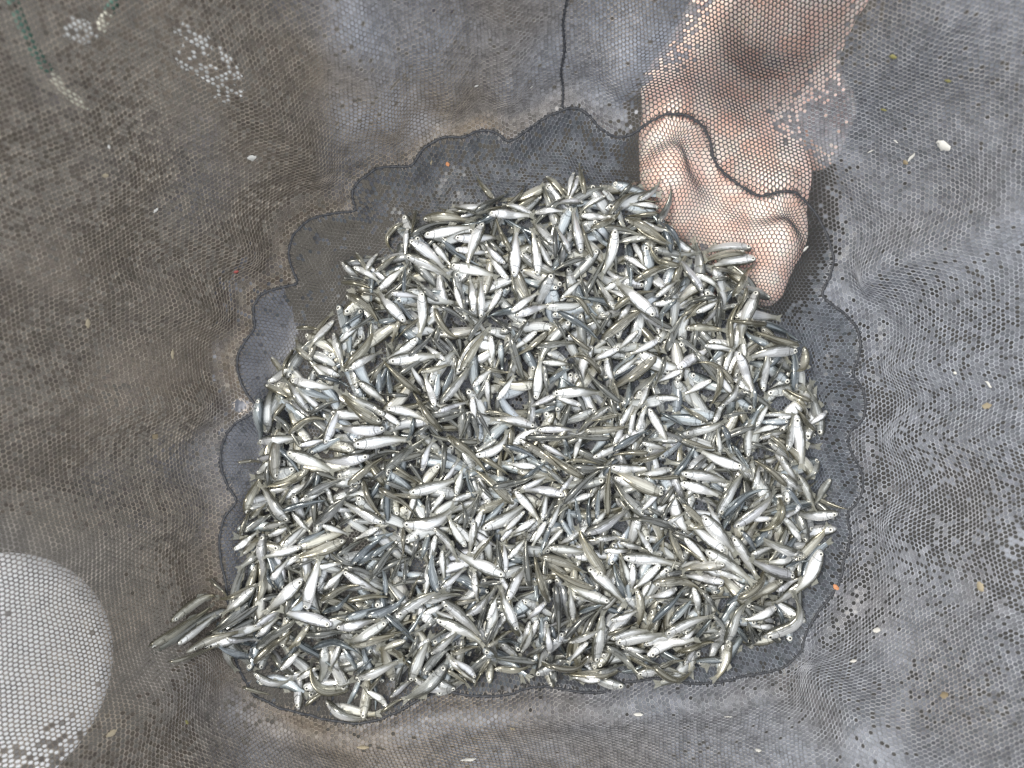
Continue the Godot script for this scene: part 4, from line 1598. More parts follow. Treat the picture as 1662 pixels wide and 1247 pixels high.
	lower(-67.3, -7.6, -61.7, -1.2, 0, -0.4, "o")
	lower(-60.9, -9.6, -62.6, -1.3, 0, 0.4, "o")
	lower(-47.0, -2.2, -54.9, -5.3, -0.06, -1, "s")
	lower(-17.7, -8.0, -23.1, -14.5, 0.03, 0.2, "g")
	lower(-18.0, -6.3, -24.8, -11.4, 0.03, 1, "s")
	lower(-18.2, -12.8, -13.6, -5.6, 0.04, 0.1, "g")
	lower(-25.0, -3.3, -16.8, -5.4, -0.03, 0.6, "o")
	lower(11.4, -17.6, 15.1, -9.9, 0.05, 0.2, "g")
	lower(34.4, -14.6, 28.1, -8.9, 0.03, 1, "s")
	lower(8.8, -5.2, 9.7, 3.3, 0, 0.6, "g")
	lower(46.2, -3.7, 38.5, -0.3, 0.03, 1, "s")
	lower(12.1, 3.0, 4.3, 6.3, 0.03, 0.9, "s")
	lower(32.5, -0.8, 29.9, 7.3, 0.05, 0.3, "u")
	lower(52.2, -10.4, 60.6, -9.2, 0.04, 1, "s")
	lower(81.0, -10.4, 75.6, -3.8, 0.35, 0.4, "o")
	lower(-70.8, 24.9, -63.8, 20.1, 0.04, 1, "s")
	lower(-11.2, 8.0, -9.5, 16.3, 0.08, 0.5, "g")
	lower(6.5, 22.4, -2.0, 21.6, 0.03, 1, "s")
	lower(-8.1, 34.2, -11.4, 42.1, 0.03, 1, "s")
	lower(6.4, 36.6, -0.7, 41.2, 0, 1, "s")
	lower(40.6, 7.9, 47.7, 12.6, 0.05, 0.1, "u")
	lower(15.6, 20.8, 24.0, 22.0, 0.05, 0.2, "o")
	lower(39.9, 29.1, 33.7, 35.0, 0.03, 1, "s")
	lower(40.4, 36.4, 45.0, 29.3, 0.03, 0.2, "g")
	lower(8.0, 37.1, 9.7, 28.7, 0, 0.8, "s")
	lower(53.1, 10.3, 46.1, 5.4, 0.03, 0.5, "o")
	lower(66.2, 11.7, 70.9, 4.6, 0.04, 0.9, "s")
	lower(87.6, 7.4, 80.7, 12.4, 0, 1, "s")
	lower(67.2, 14.9, 75.4, 12.8, 0.04, 0.6, "s")
	lower(56.5, 19.6, 56.0, 11.1, 0.03, 0.9, "s")
	lower(60.3, 16.6, 64.3, 24.0, 0.05, 0.3, "u")
	lower(64.7, 16.0, 72.5, 19.4, 0.05, 0.2, "g")
	lower(69.9, 14.0, 75.2, 20.7, 0.08, 0.2, "o")
	lower(65.0, 28.6, 68.1, 20.7, 0.03, 1, "s")
	lower(63.5, 35.3, 69.0, 28.8, 0.05, 0.9, "s")
	lower(85.0, 21.3, 79.6, 27.8, 0, 0.4, "g")
	lower(56.1, 20.5, 61.3, 27.2, 0.05, 0.1, "g")
	lower(-58.3, 32.3, -50.4, 29.0, 0.03, 0.9, "s")
	lower(-60.7, 35.2, -54.7, 41.2, 0.03, 1, "s")
	lower(-52.5, 38.4, -44.7, 41.7, 0.03, 1, "s")
	lower(-36.3, 39.1, -43.8, 43.0, 0.03, 1, "s")
	lower(-69.0, 40.0, -60.8, 37.6, 0.03, 0.9, "s")
	lower(-51.2, 55.9, -44.9, 50.3, 0.03, 1, "s")
	lower(-27.9, 58.7, -24.3, 51.1, 0.05, 0.1, "o")
	lower(-6.6, 63.9, -3.0, 56.2, 0.04, 1, "s")
	lower(-1.1, 47.2, 4.9, 41.2, 0.03, 1, "s")
	lower(-15.2, 67.2, -21.7, 72.6, 0.03, 1, "s")
	lower(5.0, 65.1, 2.3, 73.2, 0.03, 1, "s")
	lower(9.2, 37.1, 5.2, 44.6, 0, 1, "s")
	lower(32.8, 48.6, 32.4, 57.0, 0.03, 0.9, "s")
	lower(79.5, 43.4, 74.1, 36.8, 0.04, 1, "s")
	lower(72.7, 57.1, 80.4, 53.5, 0, 1, "s")
	lower(51.7, 56.3, 56.7, 63.1, 0.03, 0.4, "g")
	lower(54.6, 62.7, 59.8, 69.4, 0.03, 0.3, "g")
	lower(58.6, 60.5, 63.7, 53.7, 0.04, 0.8, "u")
	lower(-46.9, 71.1, -50.0, 79.0, 0, 0.9, "s")
	lower(-33.7, 86.5, -26.8, 81.4, 0.03, 0.9, "s")
	lower(-42.4, 82.5, -46.3, 90.1, 0.03, 0.8, "u")
	lower(-59.7, 82.0, -52.3, 77.8, 0.03, 0.9, "s")
	lower(10.3, 73.7, 9.6, 65.3, 0.03, 1, "s")
	lower(24.0, 80.2, 15.5, 80.5, 0.03, 1, "s")
	lower(31.2, 72.8, 39.5, 75.0, 0.04, 1, "s")
	lower(56.1, -15.5, 56.4, -24.0, 0.05, 0.1, "g")
	lower(-5.0, 31.2, -10.6, 24.7, 0.05, 0.1, "g")
	lower(-3.1, 42.8, 2.5, 36.3, 0.03, 0.9, "s")


func top_fish() -> void:
	fry(21.4, -8.9, 14.1, -15.3, 0.04, 0.1, "o")
	fry(10.9, 2.5, 25.3, 2.8, 0.05, 0.9, "s")
	fry(45.6, 26.8, 57.3, 30.9, 0.04, 1, "s")
	fry(2.2, 69.2, 0.7, 53.7, 0.12, 0.1, "o")
	fry(44.4, -22.7, 41.2, -14.2, -0.22, 0.4, "u")
	fry(-8.3, 39.2, 4.6, 32.2, -0.03, 1, "s")
	fry(-49.4, 7.8, -36.8, 10.1, 0.05, 0.9, "s")
	fry(-61.1, 37.6, -70.8, 27.3, -0.05, -0.8, "s")
	fry(27.3, -19.9, 39.6, -24.6, 0.13, 0.1, "o")
	fry(-55.5, 7.8, -62.6, -1.6, -0.05, 0.6, "s")
	fry(26.4, 58.8, 13.8, 53.6, 0.04, 0.8, "s")
	fry(30.0, 46.8, 45.3, 49.5, 0.05, 0.9, "s")
	fry(66.4, -25.2, 62.3, -10.5, -0.08, 0.7, "s")
	fry(-41.5, -0.5, -33.9, 6.2, 0.05, 1, "s")
	fry(35.3, 35.6, 27.3, 25.4, 0.04, 0.5, "s")
	fry(-24.3, -25.2, -25.5, -12.3, 0.06, 0.9, "s")
	fry(24.5, -12.1, 37.1, -21.1, 0.03, 0.5, "o")
	fry(31.1, -45.6, 42.6, -37.1, 0.04, 0.4, "o")
	fry(-25.4, -12.6, -35.1, -6.2, 0.04, -1, "s")
	fry(38.3, 54.1, 52.1, 57.1, 0.14, 0.6, "o")
	fry(-89.5, 62.6, -79.2, 57.9, 0.14, 0.8, "o")
	fry(27.5, 25.1, 37.5, 29.2, 0.03, 1, "s")
	fry(89.4, 26.5, 82.9, 33.8, 0.04, 0.5, "g")
	fry(-44.5, 27.4, -33.9, 19.5, 0.03, 0.2, "o")
	fry(36.4, 72.2, 47.6, 68.7, 0.03, 0.9, "s")
	fry(73.8, 17.9, 76.2, 7.3, -0.08, 0.8, "s")
	fry(-70.0, 72.6, -57.2, 63.7, 0.04, 0.5, "g")
	fry(46.1, 13.5, 59.1, 9.4, -0.06, 1, "s")
	fry(-38.3, 69.6, -28.6, 66.7, 0.06, 0.2, "o")
	fry(-34.1, 88.2, -42.1, 83.5, 0.04, 0.9, "s")
	fry(-36.8, -25.7, -28.3, -31.8, 0.05, 1, "s")
	fry(-8.5, -17.7, -8.5, -29.5, 0, 0.9, "s")
	fry(-11.9, -11.6, -5.7, -19.9, 0.05, 0.3, "g")
	fry(74.1, 27.6, 64.4, 20.0, -0.05, 0.1, "o")
	fry(-45.7, -3.5, -37.4, -15.5, -0.08, 0.5, "o")
	fry(40.3, -12.2, 31.2, -7.8, 0.04, 1, "s")
	fry(-13.8, -3.6, -6.7, -14.2, 0.03, 0.5, "o")
	fry(45.6, 24.0, 59.7, 27.5, 0.06, 0.7, "s")
	fry(21.4, -42.1, 30.2, -48.5, -0.12, 0.4, "o")
	fry(37.2, 6.6, 42.6, 17.4, 0.03, 0.8, "s")
	fry(-19.9, -22.4, -27.2, -29.5, 0.04, 0.5, "g")
	fry(57.5, 45.3, 47.2, 36.8, 0.03, 1, "s")
	fry(29.2, 43.1, 38.0, 46.0, 0.03, 0.9, "s")
	fry(57.0, 36.5, 69.9, 28.1, 0.13, 0.1, "u")
	fry(-25.6, 68.5, -29.7, 76.5, 0.05, 0.2, "g")
	fry(-33.0, 63.6, -43.0, 69.7, 0.03, 0.9, "s")
	fry(29.2, 5.0, 19.8, -4.1, 0.04, 0.1, "g")
	fry(64.2, 19.9, 64.7, 9.3, 0.05, 0.8, "s")
	fry(20.5, 49.9, 31.7, 60.6, 0.02, -0.9, "s")
	fry(40.2, 48.9, 32.3, 56.8, 0.03, 0.9, "s")
	fry(33.0, 21.0, 43.3, 17.1, -0.05, 0.2, "o")
	fry(-4.2, 15.1, -11.8, 19.0, 0.05, 0.7, "g")
	fry(-53.9, 38.7, -43.9, 29.3, -0.04, 0.5, "g")
	fry(39.0, -7.3, 26.0, 1.2, 0.05, 0.4, "o")
	fry(0.4, 32.6, -11.4, 22.5, -0.04, 0.3, "o")
	fry(-47.4, 65.8, -35.4, 64.0, 0.03, 0.9, "s")
	fry(-55.1, 65.6, -61.9, 73.0, 0.05, 0.5, "o")
	fry(22.5, 41.7, 31.9, 42.6, 0.04, 0.8, "s")
	fry(6.4, 11.8, -6.3, 9.8, -0.06, 0.8, "s")
	fry(12.0, 51.9, 15.8, 66.9, 0.05, 0.6, "g")
	fry(-29.0, -16.8, -37.3, -26.2, 0.03, 1, "s")
	fry(-10.5, -19.4, -11.9, -29.7, -0.03, 1, "s")
	fry(-55.3, 23.3, -68.8, 27.7, 0.1, 0.5, "o")
	fry(-67.7, 40.9, -68.9, 55.6, 0.04, 0.9, "s")
	fry(-56.0, 68.3, -42.8, 68.0, 0.04, 0.5, "g")
	fry(36.7, -39.5, 27.3, -38.5, -0.05, 0.8, "s")
	fry(46.7, 41.7, 53.2, 49.0, 0.04, 1, "s")
	fry(37.2, 75.0, 51.9, 70.0, 0.04, -0.9, "s")
	fry(-71.2, 75.0, -78.5, 68.9, 0.05, 0.4, "u")
	fry(7.0, -29.3, 5.6, -42.5, 0, 1, "s")
	fry(89.6, 35.4, 76.4, 33.9, 0.12, -0.8, "s")
	fry(-84.2, 69.5, -71.9, 66.6, 0.06, 0.7, "o")
	fry(-55.3, 18.8, -45.3, 14.4, 0.03, 0.8, "u")
	fry(72.2, 30.7, 64.6, 39.5, 0.32, 0.1, "o")
	fry(41.4, -7.5, 38.7, 1.3, 0.05, 0.2, "g")
	fry(18.7, -35.4, 16.6, -48.0, 0.03, 1, "s")
	fry(-11.4, 7.7, -14.6, 15.6, 0.05, 0.1, "g")
	fry(6.5, 4.2, 8.0, -7.6, 0.03, 1, "s")
	fry(-27.9, -39.0, -17.6, -29.9, 0.04, -1, "s")
	fry(-9.2, 19.6, -0.1, 25.7, 0.05, 0.1, "o")
	fry(49.2, 55.2, 51.3, 64.9, 0.05, 0.9, "s")
	fry(-17.9, 76.9, -30.1, 86.5, 0.05, 0.5, "g")
	fry(59.4, -9.7, 61.8, -22.9, 0.1, 0.1, "o")
	fry(-43.4, 48.7, -34.0, 41.1, 0.04, 0.3, "u")
	fry(41.4, -43.1, 45.8, -34.6, 0.1, 0, "u")
	fry(-36.0, 28.2, -26.0, 36.1, 0.06, 0.2, "o")
	fry(77.2, 8.2, 78.6, 23.6, 0.04, 0.9, "s")
	fry(-56.6, 88.2, -48.1, 83.2, 0.05, 0.1, "o")
	fry(-33.0, 82.4, -34.8, 68.9, 0.04, 0.7, "o")
	fry(-18.6, 16.2, -20.9, 27.4, 0.1, 0.1, "g")
	fry(20.9, -18.6, 12.4, -22.8, -0.27, 0.1, "o")
	fry(-56.6, 30.5, -44.9, 25.8, 0.04, 0.6, "g")
	fry(-21.0, -20.5, -12.8, -12.3, -0.17, 0.2, "o")
	fry(45.9, 32.3, 53.5, 40.8, 0.05, 0.3, "o")
	fry(5.7, -46.4, -2.9, -48.8, -0.05, 1, "s")
	fry(28.3, 71.3, 43.0, 69.0, 0.05, 0.9, "s")
	fry(9.5, -14.1, 0.4, -7.4, 0.05, 0.3, "o")
	fry(-70.4, 66.2, -61.8, 61.2, 0.04, 0.9, "s")
	fry(-38.6, 19.4, -53.3, 20.9, 0.04, -0.8, "s")
	fry(60.6, 57.5, 69.7, 45.7, -0.2, 0.1, "o")
	fry(-33.5, -6.1, -19.1, -7.6, 0.03, 1, "s")
	fry(-45.7, -24.6, -36.0, -15.2, 0.12, 0.5, "o")
	fry(-19.6, 5.3, -10.8, -5.9, -0.02, 0.6, "s")
	fry(43.8, 23.2, 33.0, 24.6, 0.03, 0.9, "s")
	fry(-45.6, 42.9, -59.4, 47.0, 0.04, 0.5, "o")
	fry(2.5, 74.4, 5.4, 65.6, -0.05, 0.9, "s")
	fry(69.1, 2.2, 69.1, -9.5, 0.04, 0.9, "s")
	fry(-34.5, 23.5, -22.1, 14.2, 0.03, 0.3, "g")
	fry(0.7, -29.0, 1.5, -43.1, 0.04, 1, "s")
	fry(-35.3, 10.8, -47.4, 1.4, 0.05, 0.4, "o")
	fry(26.4, -45.9, 34.6, -52.6, 0.1, 0.3, "o")
	fry(-17.4, 14.3, -6.3, 25.2, 0.06, 0.1, "o")
	fry(-46.8, -29.8, -38.5, -27.5, 0.05, 0.2, "g")
	fry(59.7, 41.1, 66.8, 53.7, 0.04, 0.6, "s")
	fry(-6.3, -46.0, 6.3, -45.9, 0.03, 1, "s")
	fry(-43.7, -32.2, -36.1, -27.6, 0.04, -1, "s")
	fry(16.7, 64.7, 15.8, 55.0, 0.03, 1, "s")
	fry(-0.2, -35.9, -4.6, -45.9, 0.04, 0, "o")
	fry(-24.6, -45.6, -11.1, -43.8, 0.06, 0.7, "o")
	fry(-70.8, 76.5, -58.7, 66.8, 0.03, 0.2, "o")
	fry(-34.1, 6.6, -22.3, 10.5, 0.05, -1, "s")
	fry(57.2, 53.3, 46.1, 52.1, 0.04, 0.9, "s")
	fry(-68.0, -0.3, -59.2, -4.4, 0.05, 1, "s")
	fry(47.5, -15.2, 58.4, -14.3, 0.06, 0.7, "o")
	fry(55.1, -23.5, 46.0, -20.9, -0.08, 0.2, "g")
	fry(54.5, -1.1, 46.2, 3.0, 0.03, 1, "s")
	fry(-68.3, 0.3, -59.5, 4.4, 0.04, -0.7, "o")
	fry(-20.7, 6.1, -23.9, -3.0, 0.03, 1, "s")
	fry(59.8, 38.6, 71.4, 28.3, -0.04, 0.8, "s")
	fry(22.0, -34.5, 18.8, -44.5, 0.05, 0.1, "o")
	fry(24.7, 72.4, 25.0, 61.0, 0.04, 0.6, "g")
	fry(-10.0, 37.0, -12.1, 46.9, 0.04, 0.6, "s")
	fry(22.0, 20.1, 31.1, 14.3, -0.05, 0.9, "s")
	fry(9.8, 44.4, 21.5, 45.9, 0.03, 0.8, "s")
	fry(78.3, 24.8, 83.6, 35.7, 0.05, 0.7, "s")
	fry(-64.4, 26.0, -63.8, 10.5, 0.03, 0.5, "o")
	fry(-69.9, 55.3, -79.0, 62.7, 0.03, 0.9, "s")
	fry(14.5, 69.6, 23.9, 60.3, 0.05, 0.2, "g")
	fry(10.3, 76.3, 22.0, 73.7, -0.22, 0.2, "o")
	fry(0.9, -18.3, 11.2, -21.5, 0.06, 1, "s")
	fry(52.4, 45.0, 65.1, 53.9, 0.04, 0.8, "s")
	fry(36.6, 18.5, 26.1, 19.6, -0.05, 0.1, "o")
	fry(40.8, 29.7, 27.0, 22.6, 0.04, 0.7, "o")
	fry(-10.0, 80.5, -17.3, 74.6, -0.05, 0.9, "s")
	fry(27.8, -42.4, 23.7, -28.8, 0.08, -0.8, "s")
	fry(60.6, -8.9, 65.5, 3.8, 0.07, 1, "s")
	fry(19.5, 25.4, 7.7, 16.9, 0.04, 0.2, "o")
	fry(-1.8, 51.9, -15.8, 45.4, 0.03, 0.8, "s")
	fry(-20.0, 7.4, -11.7, 5.0, 0.03, 1, "s")
	fry(14.5, 30.4, 1.9, 28.9, -0.03, 0.7, "s")
	fry(-45.8, 50.9, -35.9, 57.7, 0.05, 0.9, "s")
	fry(12.3, -19.7, 24.0, -11.1, 0.06, 0, "u")
	fry(74.7, 54.1, 62.7, 58.0, 0.04, 0.7, "o")
	fry(-43.5, 81.9, -29.4, 75.6, 0.03, 0.8, "s")
	fry(-24.9, 2.8, -36.0, -7.8, 0.03, 0.1, "o")
	fry(-31.2, 62.4, -17.4, 55.5, 0.05, 0.6, "s")
	fry(-70.5, 16.1, -57.3, 14.9, 0.03, 1, "s")
	fry(0.8, 29.0, 7.9, 37.8, 0.03, 1, "s")
	fry(23.0, 76.3, 25.1, 61.1, 0.04, 0.7, "s")
	fry(-44.5, 71.3, -29.5, 67.2, 0.06, 0.4, "o")
	fry(3.4, 16.2, 13.4, 23.6, 0.04, 0.4, "o")
	fry(-29.0, -35.1, -16.4, -28.3, 0.04, 0.6, "s")
	fry(-69.2, 60.4, -79.8, 66.2, 0.04, 0.1, "g")
	fry(26.4, 22.3, 38.7, 22.6, -0.03, 0.9, "s")
	fry(-19.1, 12.9, -27.6, 0.6, 0.03, 0.1, "o")
	fry(27.2, 17.9, 37.8, 12.6, 0.06, 0.3, "u")
	fry(-10.0, 19.3, -1.2, 12.0, -0.2, 0.9, "s")
	fry(-12.8, 63.0, -3.7, 54.2, -0.07, 0.7, "s")
	fry(-60.2, -1.2, -47.0, 1.0, -0.05, -1, "s")
	fry(18.7, -45.9, 28.1, -45.3, 0.02, 1, "s")
	fry(-70.9, 79.2, -60.3, 81.5, -0.17, 0.8, "s")
	fry(7.0, 12.6, 17.6, 12.9, 0.06, 1, "s")
	fry(25.1, 51.5, 17.4, 38.1, 0.04, -0.6, "o")
	fry(56.4, 39.8, 53.5, 31.6, 0.04, 0.9, "s")
	fry(-2.8, 50.0, -4.0, 40.6, 0.04, 0.1, "g")
	fry(-49.3, -17.6, -55.7, -9.7, 0.03, 1, "s")
	fry(-39.1, 61.9, -28.2, 56.0, -0.17, 0.7, "u")
	fry(56.7, 6.1, 62.3, -2.7, -0.08, 0.7, "s")
	fry(-27.8, 81.6, -21.6, 68.1, 0.05, 0.9, "s")
	fry(-43.7, -3.8, -35.5, -9.1, 0.03, 1, "s")
	fry(70.0, -10.0, 62.6, -14.7, 0.04, 0.6, "u")
	fry(-29.7, 37.8, -15.1, 32.6, -0.15, 0.9, "s")
	fry(59.5, -23.5, 67.1, -33.2, 0.05, 0.5, "o")
	fry(-24.4, 30.7, -33.5, 29.2, 0.04, 0.1, "o")
	fry(45.2, 25.1, 36.1, 25.1, 0.03, 0.1, "o")
	fry(-7.0, 70.2, -3.1, 62.6, 0.04, 0.2, "g")
	fry(-57.2, 44.3, -67.5, 46.6, 0.03, 1, "s")
	fry(25.6, -51.1, 18.3, -46.4, -0.08, 0.8, "s")
	fry(-1.7, 16.8, 7.4, 21.2, 0.07, 0, "u")
	fry(5.0, 54.7, 4.1, 39.7, 0.05, 0.1, "g")
	fry(10.1, 59.4, 5.9, 44.5, 0.04, 0.2, "o")
	fry(38.3, 76.3, 50.4, 77.2, -0.27, 0.1, "o")
	fry(19.8, -51.4, 18.9, -62.0, 0.04, 0, "o")
	fry(25.9, 71.9, 35.0, 80.1, 0.05, 0.6, "g")
	fry(-34.2, 8.3, -45.7, 1.9, 0.03, -0.8, "s")
	fry(24.2, -2.8, 13.9, -6.3, -0.25, 0.1, "o")
	fry(-62.5, 34.6, -49.3, 31.9, 0.05, 0.2, "u")
	fry(-38.0, 52.5, -29.8, 41.9, 0.04, 0.2, "g")
	fry(-61.1, 13.6, -49.0, 10.7, 0.2, 0.1, "o")
	fry(85.5, 45.8, 77.0, 58.5, 0.08, 0.9, "s")
	fry(34.5, -50.3, 40.9, -56.3, -0.1, 0.6, "s")
	fry(10.9, -37.3, 5.6, -44.9, 0.05, 1, "s")
	fry(39.7, -43.9, 43.2, -54.5, -0.12, 0.3, "g")
	fry(62.5, 22.6, 50.2, 17.3, 0.04, -1, "s")
	fry(-49.0, -14.0, -46.0, -3.2, 0.06, 0.8, "s")
	fry(-74.1, 40.9, -65.3, 35.4, 0.03, 0.5, "g")
	fry(38.0, 45.8, 33.6, 38.5, 0.04, 0.8, "s")
	fry(-0.2, -19.4, 7.5, -25.0, 0.04, 1, "s")
	fry(30.8, 58.0, 27.6, 47.4, 0.05, 0.2, "u")
	fry(-74.7, 47.3, -67.6, 41.7, 0.06, 0.6, "o")
	fry(-34.5, 37.6, -46.5, 31.4, 0.04, -0.8, "s")
	fry(-22.2, 73.8, -14.0, 67.1, 0.04, 0.9, "s")
	fry(-54.5, -6.3, -60.4, -13.3, 0.08, 0.6, "o")
	fry(44.7, 39.5, 29.7, 36.9, -0.1, 0.2, "g")
	fry(-51.3, 87.4, -39.3, 90.9, -0.12, 0.9, "s")
	fry(51.5, -24.9, 45.0, -34.6, -0.03, 0.9, "s")
	fry(3.6, 34.8, -3.2, 40.7, 0.03, 1, "s")
	fry(73.0, 19.6, 78.3, 27.2, -0.05, 0.6, "s")
	fry(19.8, -34.2, 10.4, -29.8, -0.06, 0.3, "g")
	fry(78.1, -9.1, 62.9, -6.2, -0.08, -0.9, "s")
	fry(-23.8, -40.1, -9.7, -42.7, 0.03, 1, "s")
	fry(67.0, -34.4, 53.5, -31.1, -0.06, 1, "s")
	fry(45.3, 74.4, 57.3, 70.9, 0.04, 0.2, "o")
	fry(-24.7, 24.0, -21.0, 14.9, 0.08, 0.9, "s")
	fry(-44.7, 59.2, -32.1, 58.3, 0.06, 0.1, "o")
	fry(-51.7, 58.9, -39.3, 54.5, 0.1, 0.2, "o")
	fry(6.8, -14.4, -0.6, -8.8, 0.03, 1, "s")
	fry(19.7, 12.6, 31.8, 11.2, -0.04, 0.6, "o")
	fry(38.6, -18.3, 27.8, -28.6, 0.05, 1, "s")
	fry(-1.4, 58.3, 4.7, 48.0, 0.04, 1, "s")
	fry(45.3, -32.0, 37.3, -39.1, 0.22, 0, "o")
	fry(58.4, 70.8, 64.2, 57.8, 0.07, 0.7, "s")
	fry(55.8, 35.6, 63.8, 23.3, 0.05, 0.8, "s")
	fry(-22.2, 48.3, -23.7, 57.7, 0.03, 1, "s")
	fry(1.4, 66.3, -3.3, 54.3, 0.03, 0.9, "s")
	fry(69.4, -16.3, 56.8, -17.8, 0.04, 0.2, "o")
	fry(59.7, 0.0, 48.6, -5.3, -0.2, 0.1, "o")
	fry(45.9, 14.9, 55.9, 17.5, -0.05, 0.1, "o")
	fry(-24.5, 79.4, -12.7, 71.4, 0.12, 0.6, "g")
	fry(-56.6, 52.7, -68.2, 63.0, 0.03, 0.9, "s")
	fry(65.9, -37.3, 51.5, -35.4, -0.08, 0.8, "s")
	fry(41.7, 68.3, 55.2, 63.0, 0.04, 0.9, "s")
	fry(8.1, 46.7, 19.9, 51.6, 0.06, 0.7, "o")
	fry(-5.0, 79.1, 5.6, 77.9, -0.04, 0.8, "o")
	fry(-61.4, 18.6, -48.1, 24.4, 0.04, 1, "s")
	fry(-55.0, 8.3, -45.6, 4.8, 0.1, 0.1, "g")
	fry(78.3, -10.5, 64.2, -15.2, 0.04, 0, "o")
	fry(-27.9, -7.5, -20.3, -15.4, -0.04, 0.2, "g")
	fry(-50.8, 16.4, -45.8, 5.2, 0.03, 0.7, "s")
	fry(-21.1, 38.6, -14.6, 48.6, 0.07, 0.6, "s")
	fry(-47.6, -28.3, -37.3, -25.5, 0.05, 0, "o")
	fry(-40.6, 26.3, -34.1, 36.6, -0.1, 0.2, "o")
	fry(11.8, 54.4, 12.5, 69.9, 0.03, 0.1, "g")
	fry(-33.3, 63.6, -45.6, 70.3, 0.03, 0.9, "s")
	fry(33.9, 55.5, 33.9, 67.3, 0.1, 0.4, "o")
	fry(63.7, -35.7, 50.2, -31.6, -0.1, 0.4, "o")
	fry(13.9, 32.4, 25.5, 22.1, 0.04, 0.3, "g")
	fry(-54.4, 72.4, -40.3, 74.5, 0.22, 0.2, "u")
	fry(78.0, 53.3, 63.9, 47.1, 0.04, 0.8, "s")
	fry(55.6, -4.7, 53.8, 6.5, 0.12, 0.1, "o")
	fry(26.1, 35.6, 26.7, 20.7, 0.03, 0.1, "o")
	fry(-52.8, -2.2, -43.4, 1.9, 0.08, 0, "u")
	fry(-87.0, 67.8, -79.9, 62.3, 0, 0.9, "s")
	fry(83.3, 12.9, 76.5, 5.9, 0.03, 0.1, "o")
	fry(6.9, 77.2, -6.0, 74.2, 0.04, 0.2, "g")
	fry(-12.5, 44.4, -17.2, 35.3, 0.06, 1, "s")
	fry(-28.0, 29.3, -14.2, 25.5, -0.03, 0.9, "s")
	fry(-45.5, 85.2, -55.2, 75.8, 0.3, 0.1, "o")
	fry(-34.2, 12.1, -48.3, 11.0, 0.05, -1, "s")
	fry(-92.2, 66.7, -80.8, 59.7, -0.04, 0.2, "o")
	fry(-48.4, 64.9, -63.3, 60.5, 0.05, 0.9, "s")
	fry(26.9, 69.6, 38.7, 67.3, 0.05, 0.9, "s")
	fry(29.2, -9.7, 21.0, -6.2, 0.03, 1, "s")
	fry(59.7, 70.2, 54.4, 81.4, 0.15, 0.7, "o")
	fry(20.9, 38.7, 21.4, 29.6, 0.05, 0.1, "u")
	fry(72.5, 61.1, 62.5, 64.6, 0.04, 0.9, "s")
	fry(81.9, 5.0, 73.7, 0.6, 0.04, 0.1, "o")
	fry(33.6, 12.9, 37.1, 5.0, 0.04, 1, "s")
	fry(-7.7, -43.9, -12.4, -31.3, -0.03, 1, "s")
	fry(-42.6, 16.3, -27.1, 15.5, 0.04, 0.9, "s")
	fry(80.0, 47.0, 65.9, 40.6, 0.04, -0.6, "s")
	fry(-20.0, 56.1, -20.9, 44.6, 0.1, 0.6, "u")
	fry(15.6, 70.8, 25.0, 66.1, 0.03, 0.9, "s")
	fry(38.0, 64.4, 48.0, 55.3, 0.04, 0.2, "u")
	fry(3.7, 14.6, 18.4, 13.7, -0.03, 0.2, "g")
	fry(-18.9, 58.8, -7.8, 69.6, 0.04, 0.7, "s")
	fry(51.1, 35.2, 61.3, 46.9, 0.02, 0.9, "s")
	fry(69.1, 69.5, 77.5, 56.5, -0.3, 0.8, "s")
	fry(27.3, -19.9, 22.3, -29.6, -0.03, 0.8, "s")
	fry(26.9, 14.6, 15.5, 13.7, 0.03, 0.1, "g")
	fry(-20.8, 64.3, -7.0, 71.3, 0.06, 1, "s")
	fry(57.2, 48.6, 45.8, 51.2, -0.05, 0.7, "o")
	fry(19.7, 40.3, 32.1, 32.4, -0.08, 0.7, "s")
	fry(-2.7, -26.0, -7.1, -18.7, 0.03, 1, "s")
	fry(-10.3, 47.5, -4.1, 40.4, 0.05, 0.2, "o")
	fry(22.2, 55.2, 9.0, 48.8, 0.06, 0.2, "o")
	fry(-5.3, 27.6, 7.3, 23.5, -0.09, 0.2, "g")
	fry(-9.2, 66.6, -5.9, 56.9, 0.03, 0.2, "g")
	fry(-55.6, 61.0, -51.6, 46.0, 0.03, 1, "s")
	fry(-10.2, -46.2, -0.9, -53.2, 0, 0, "g")


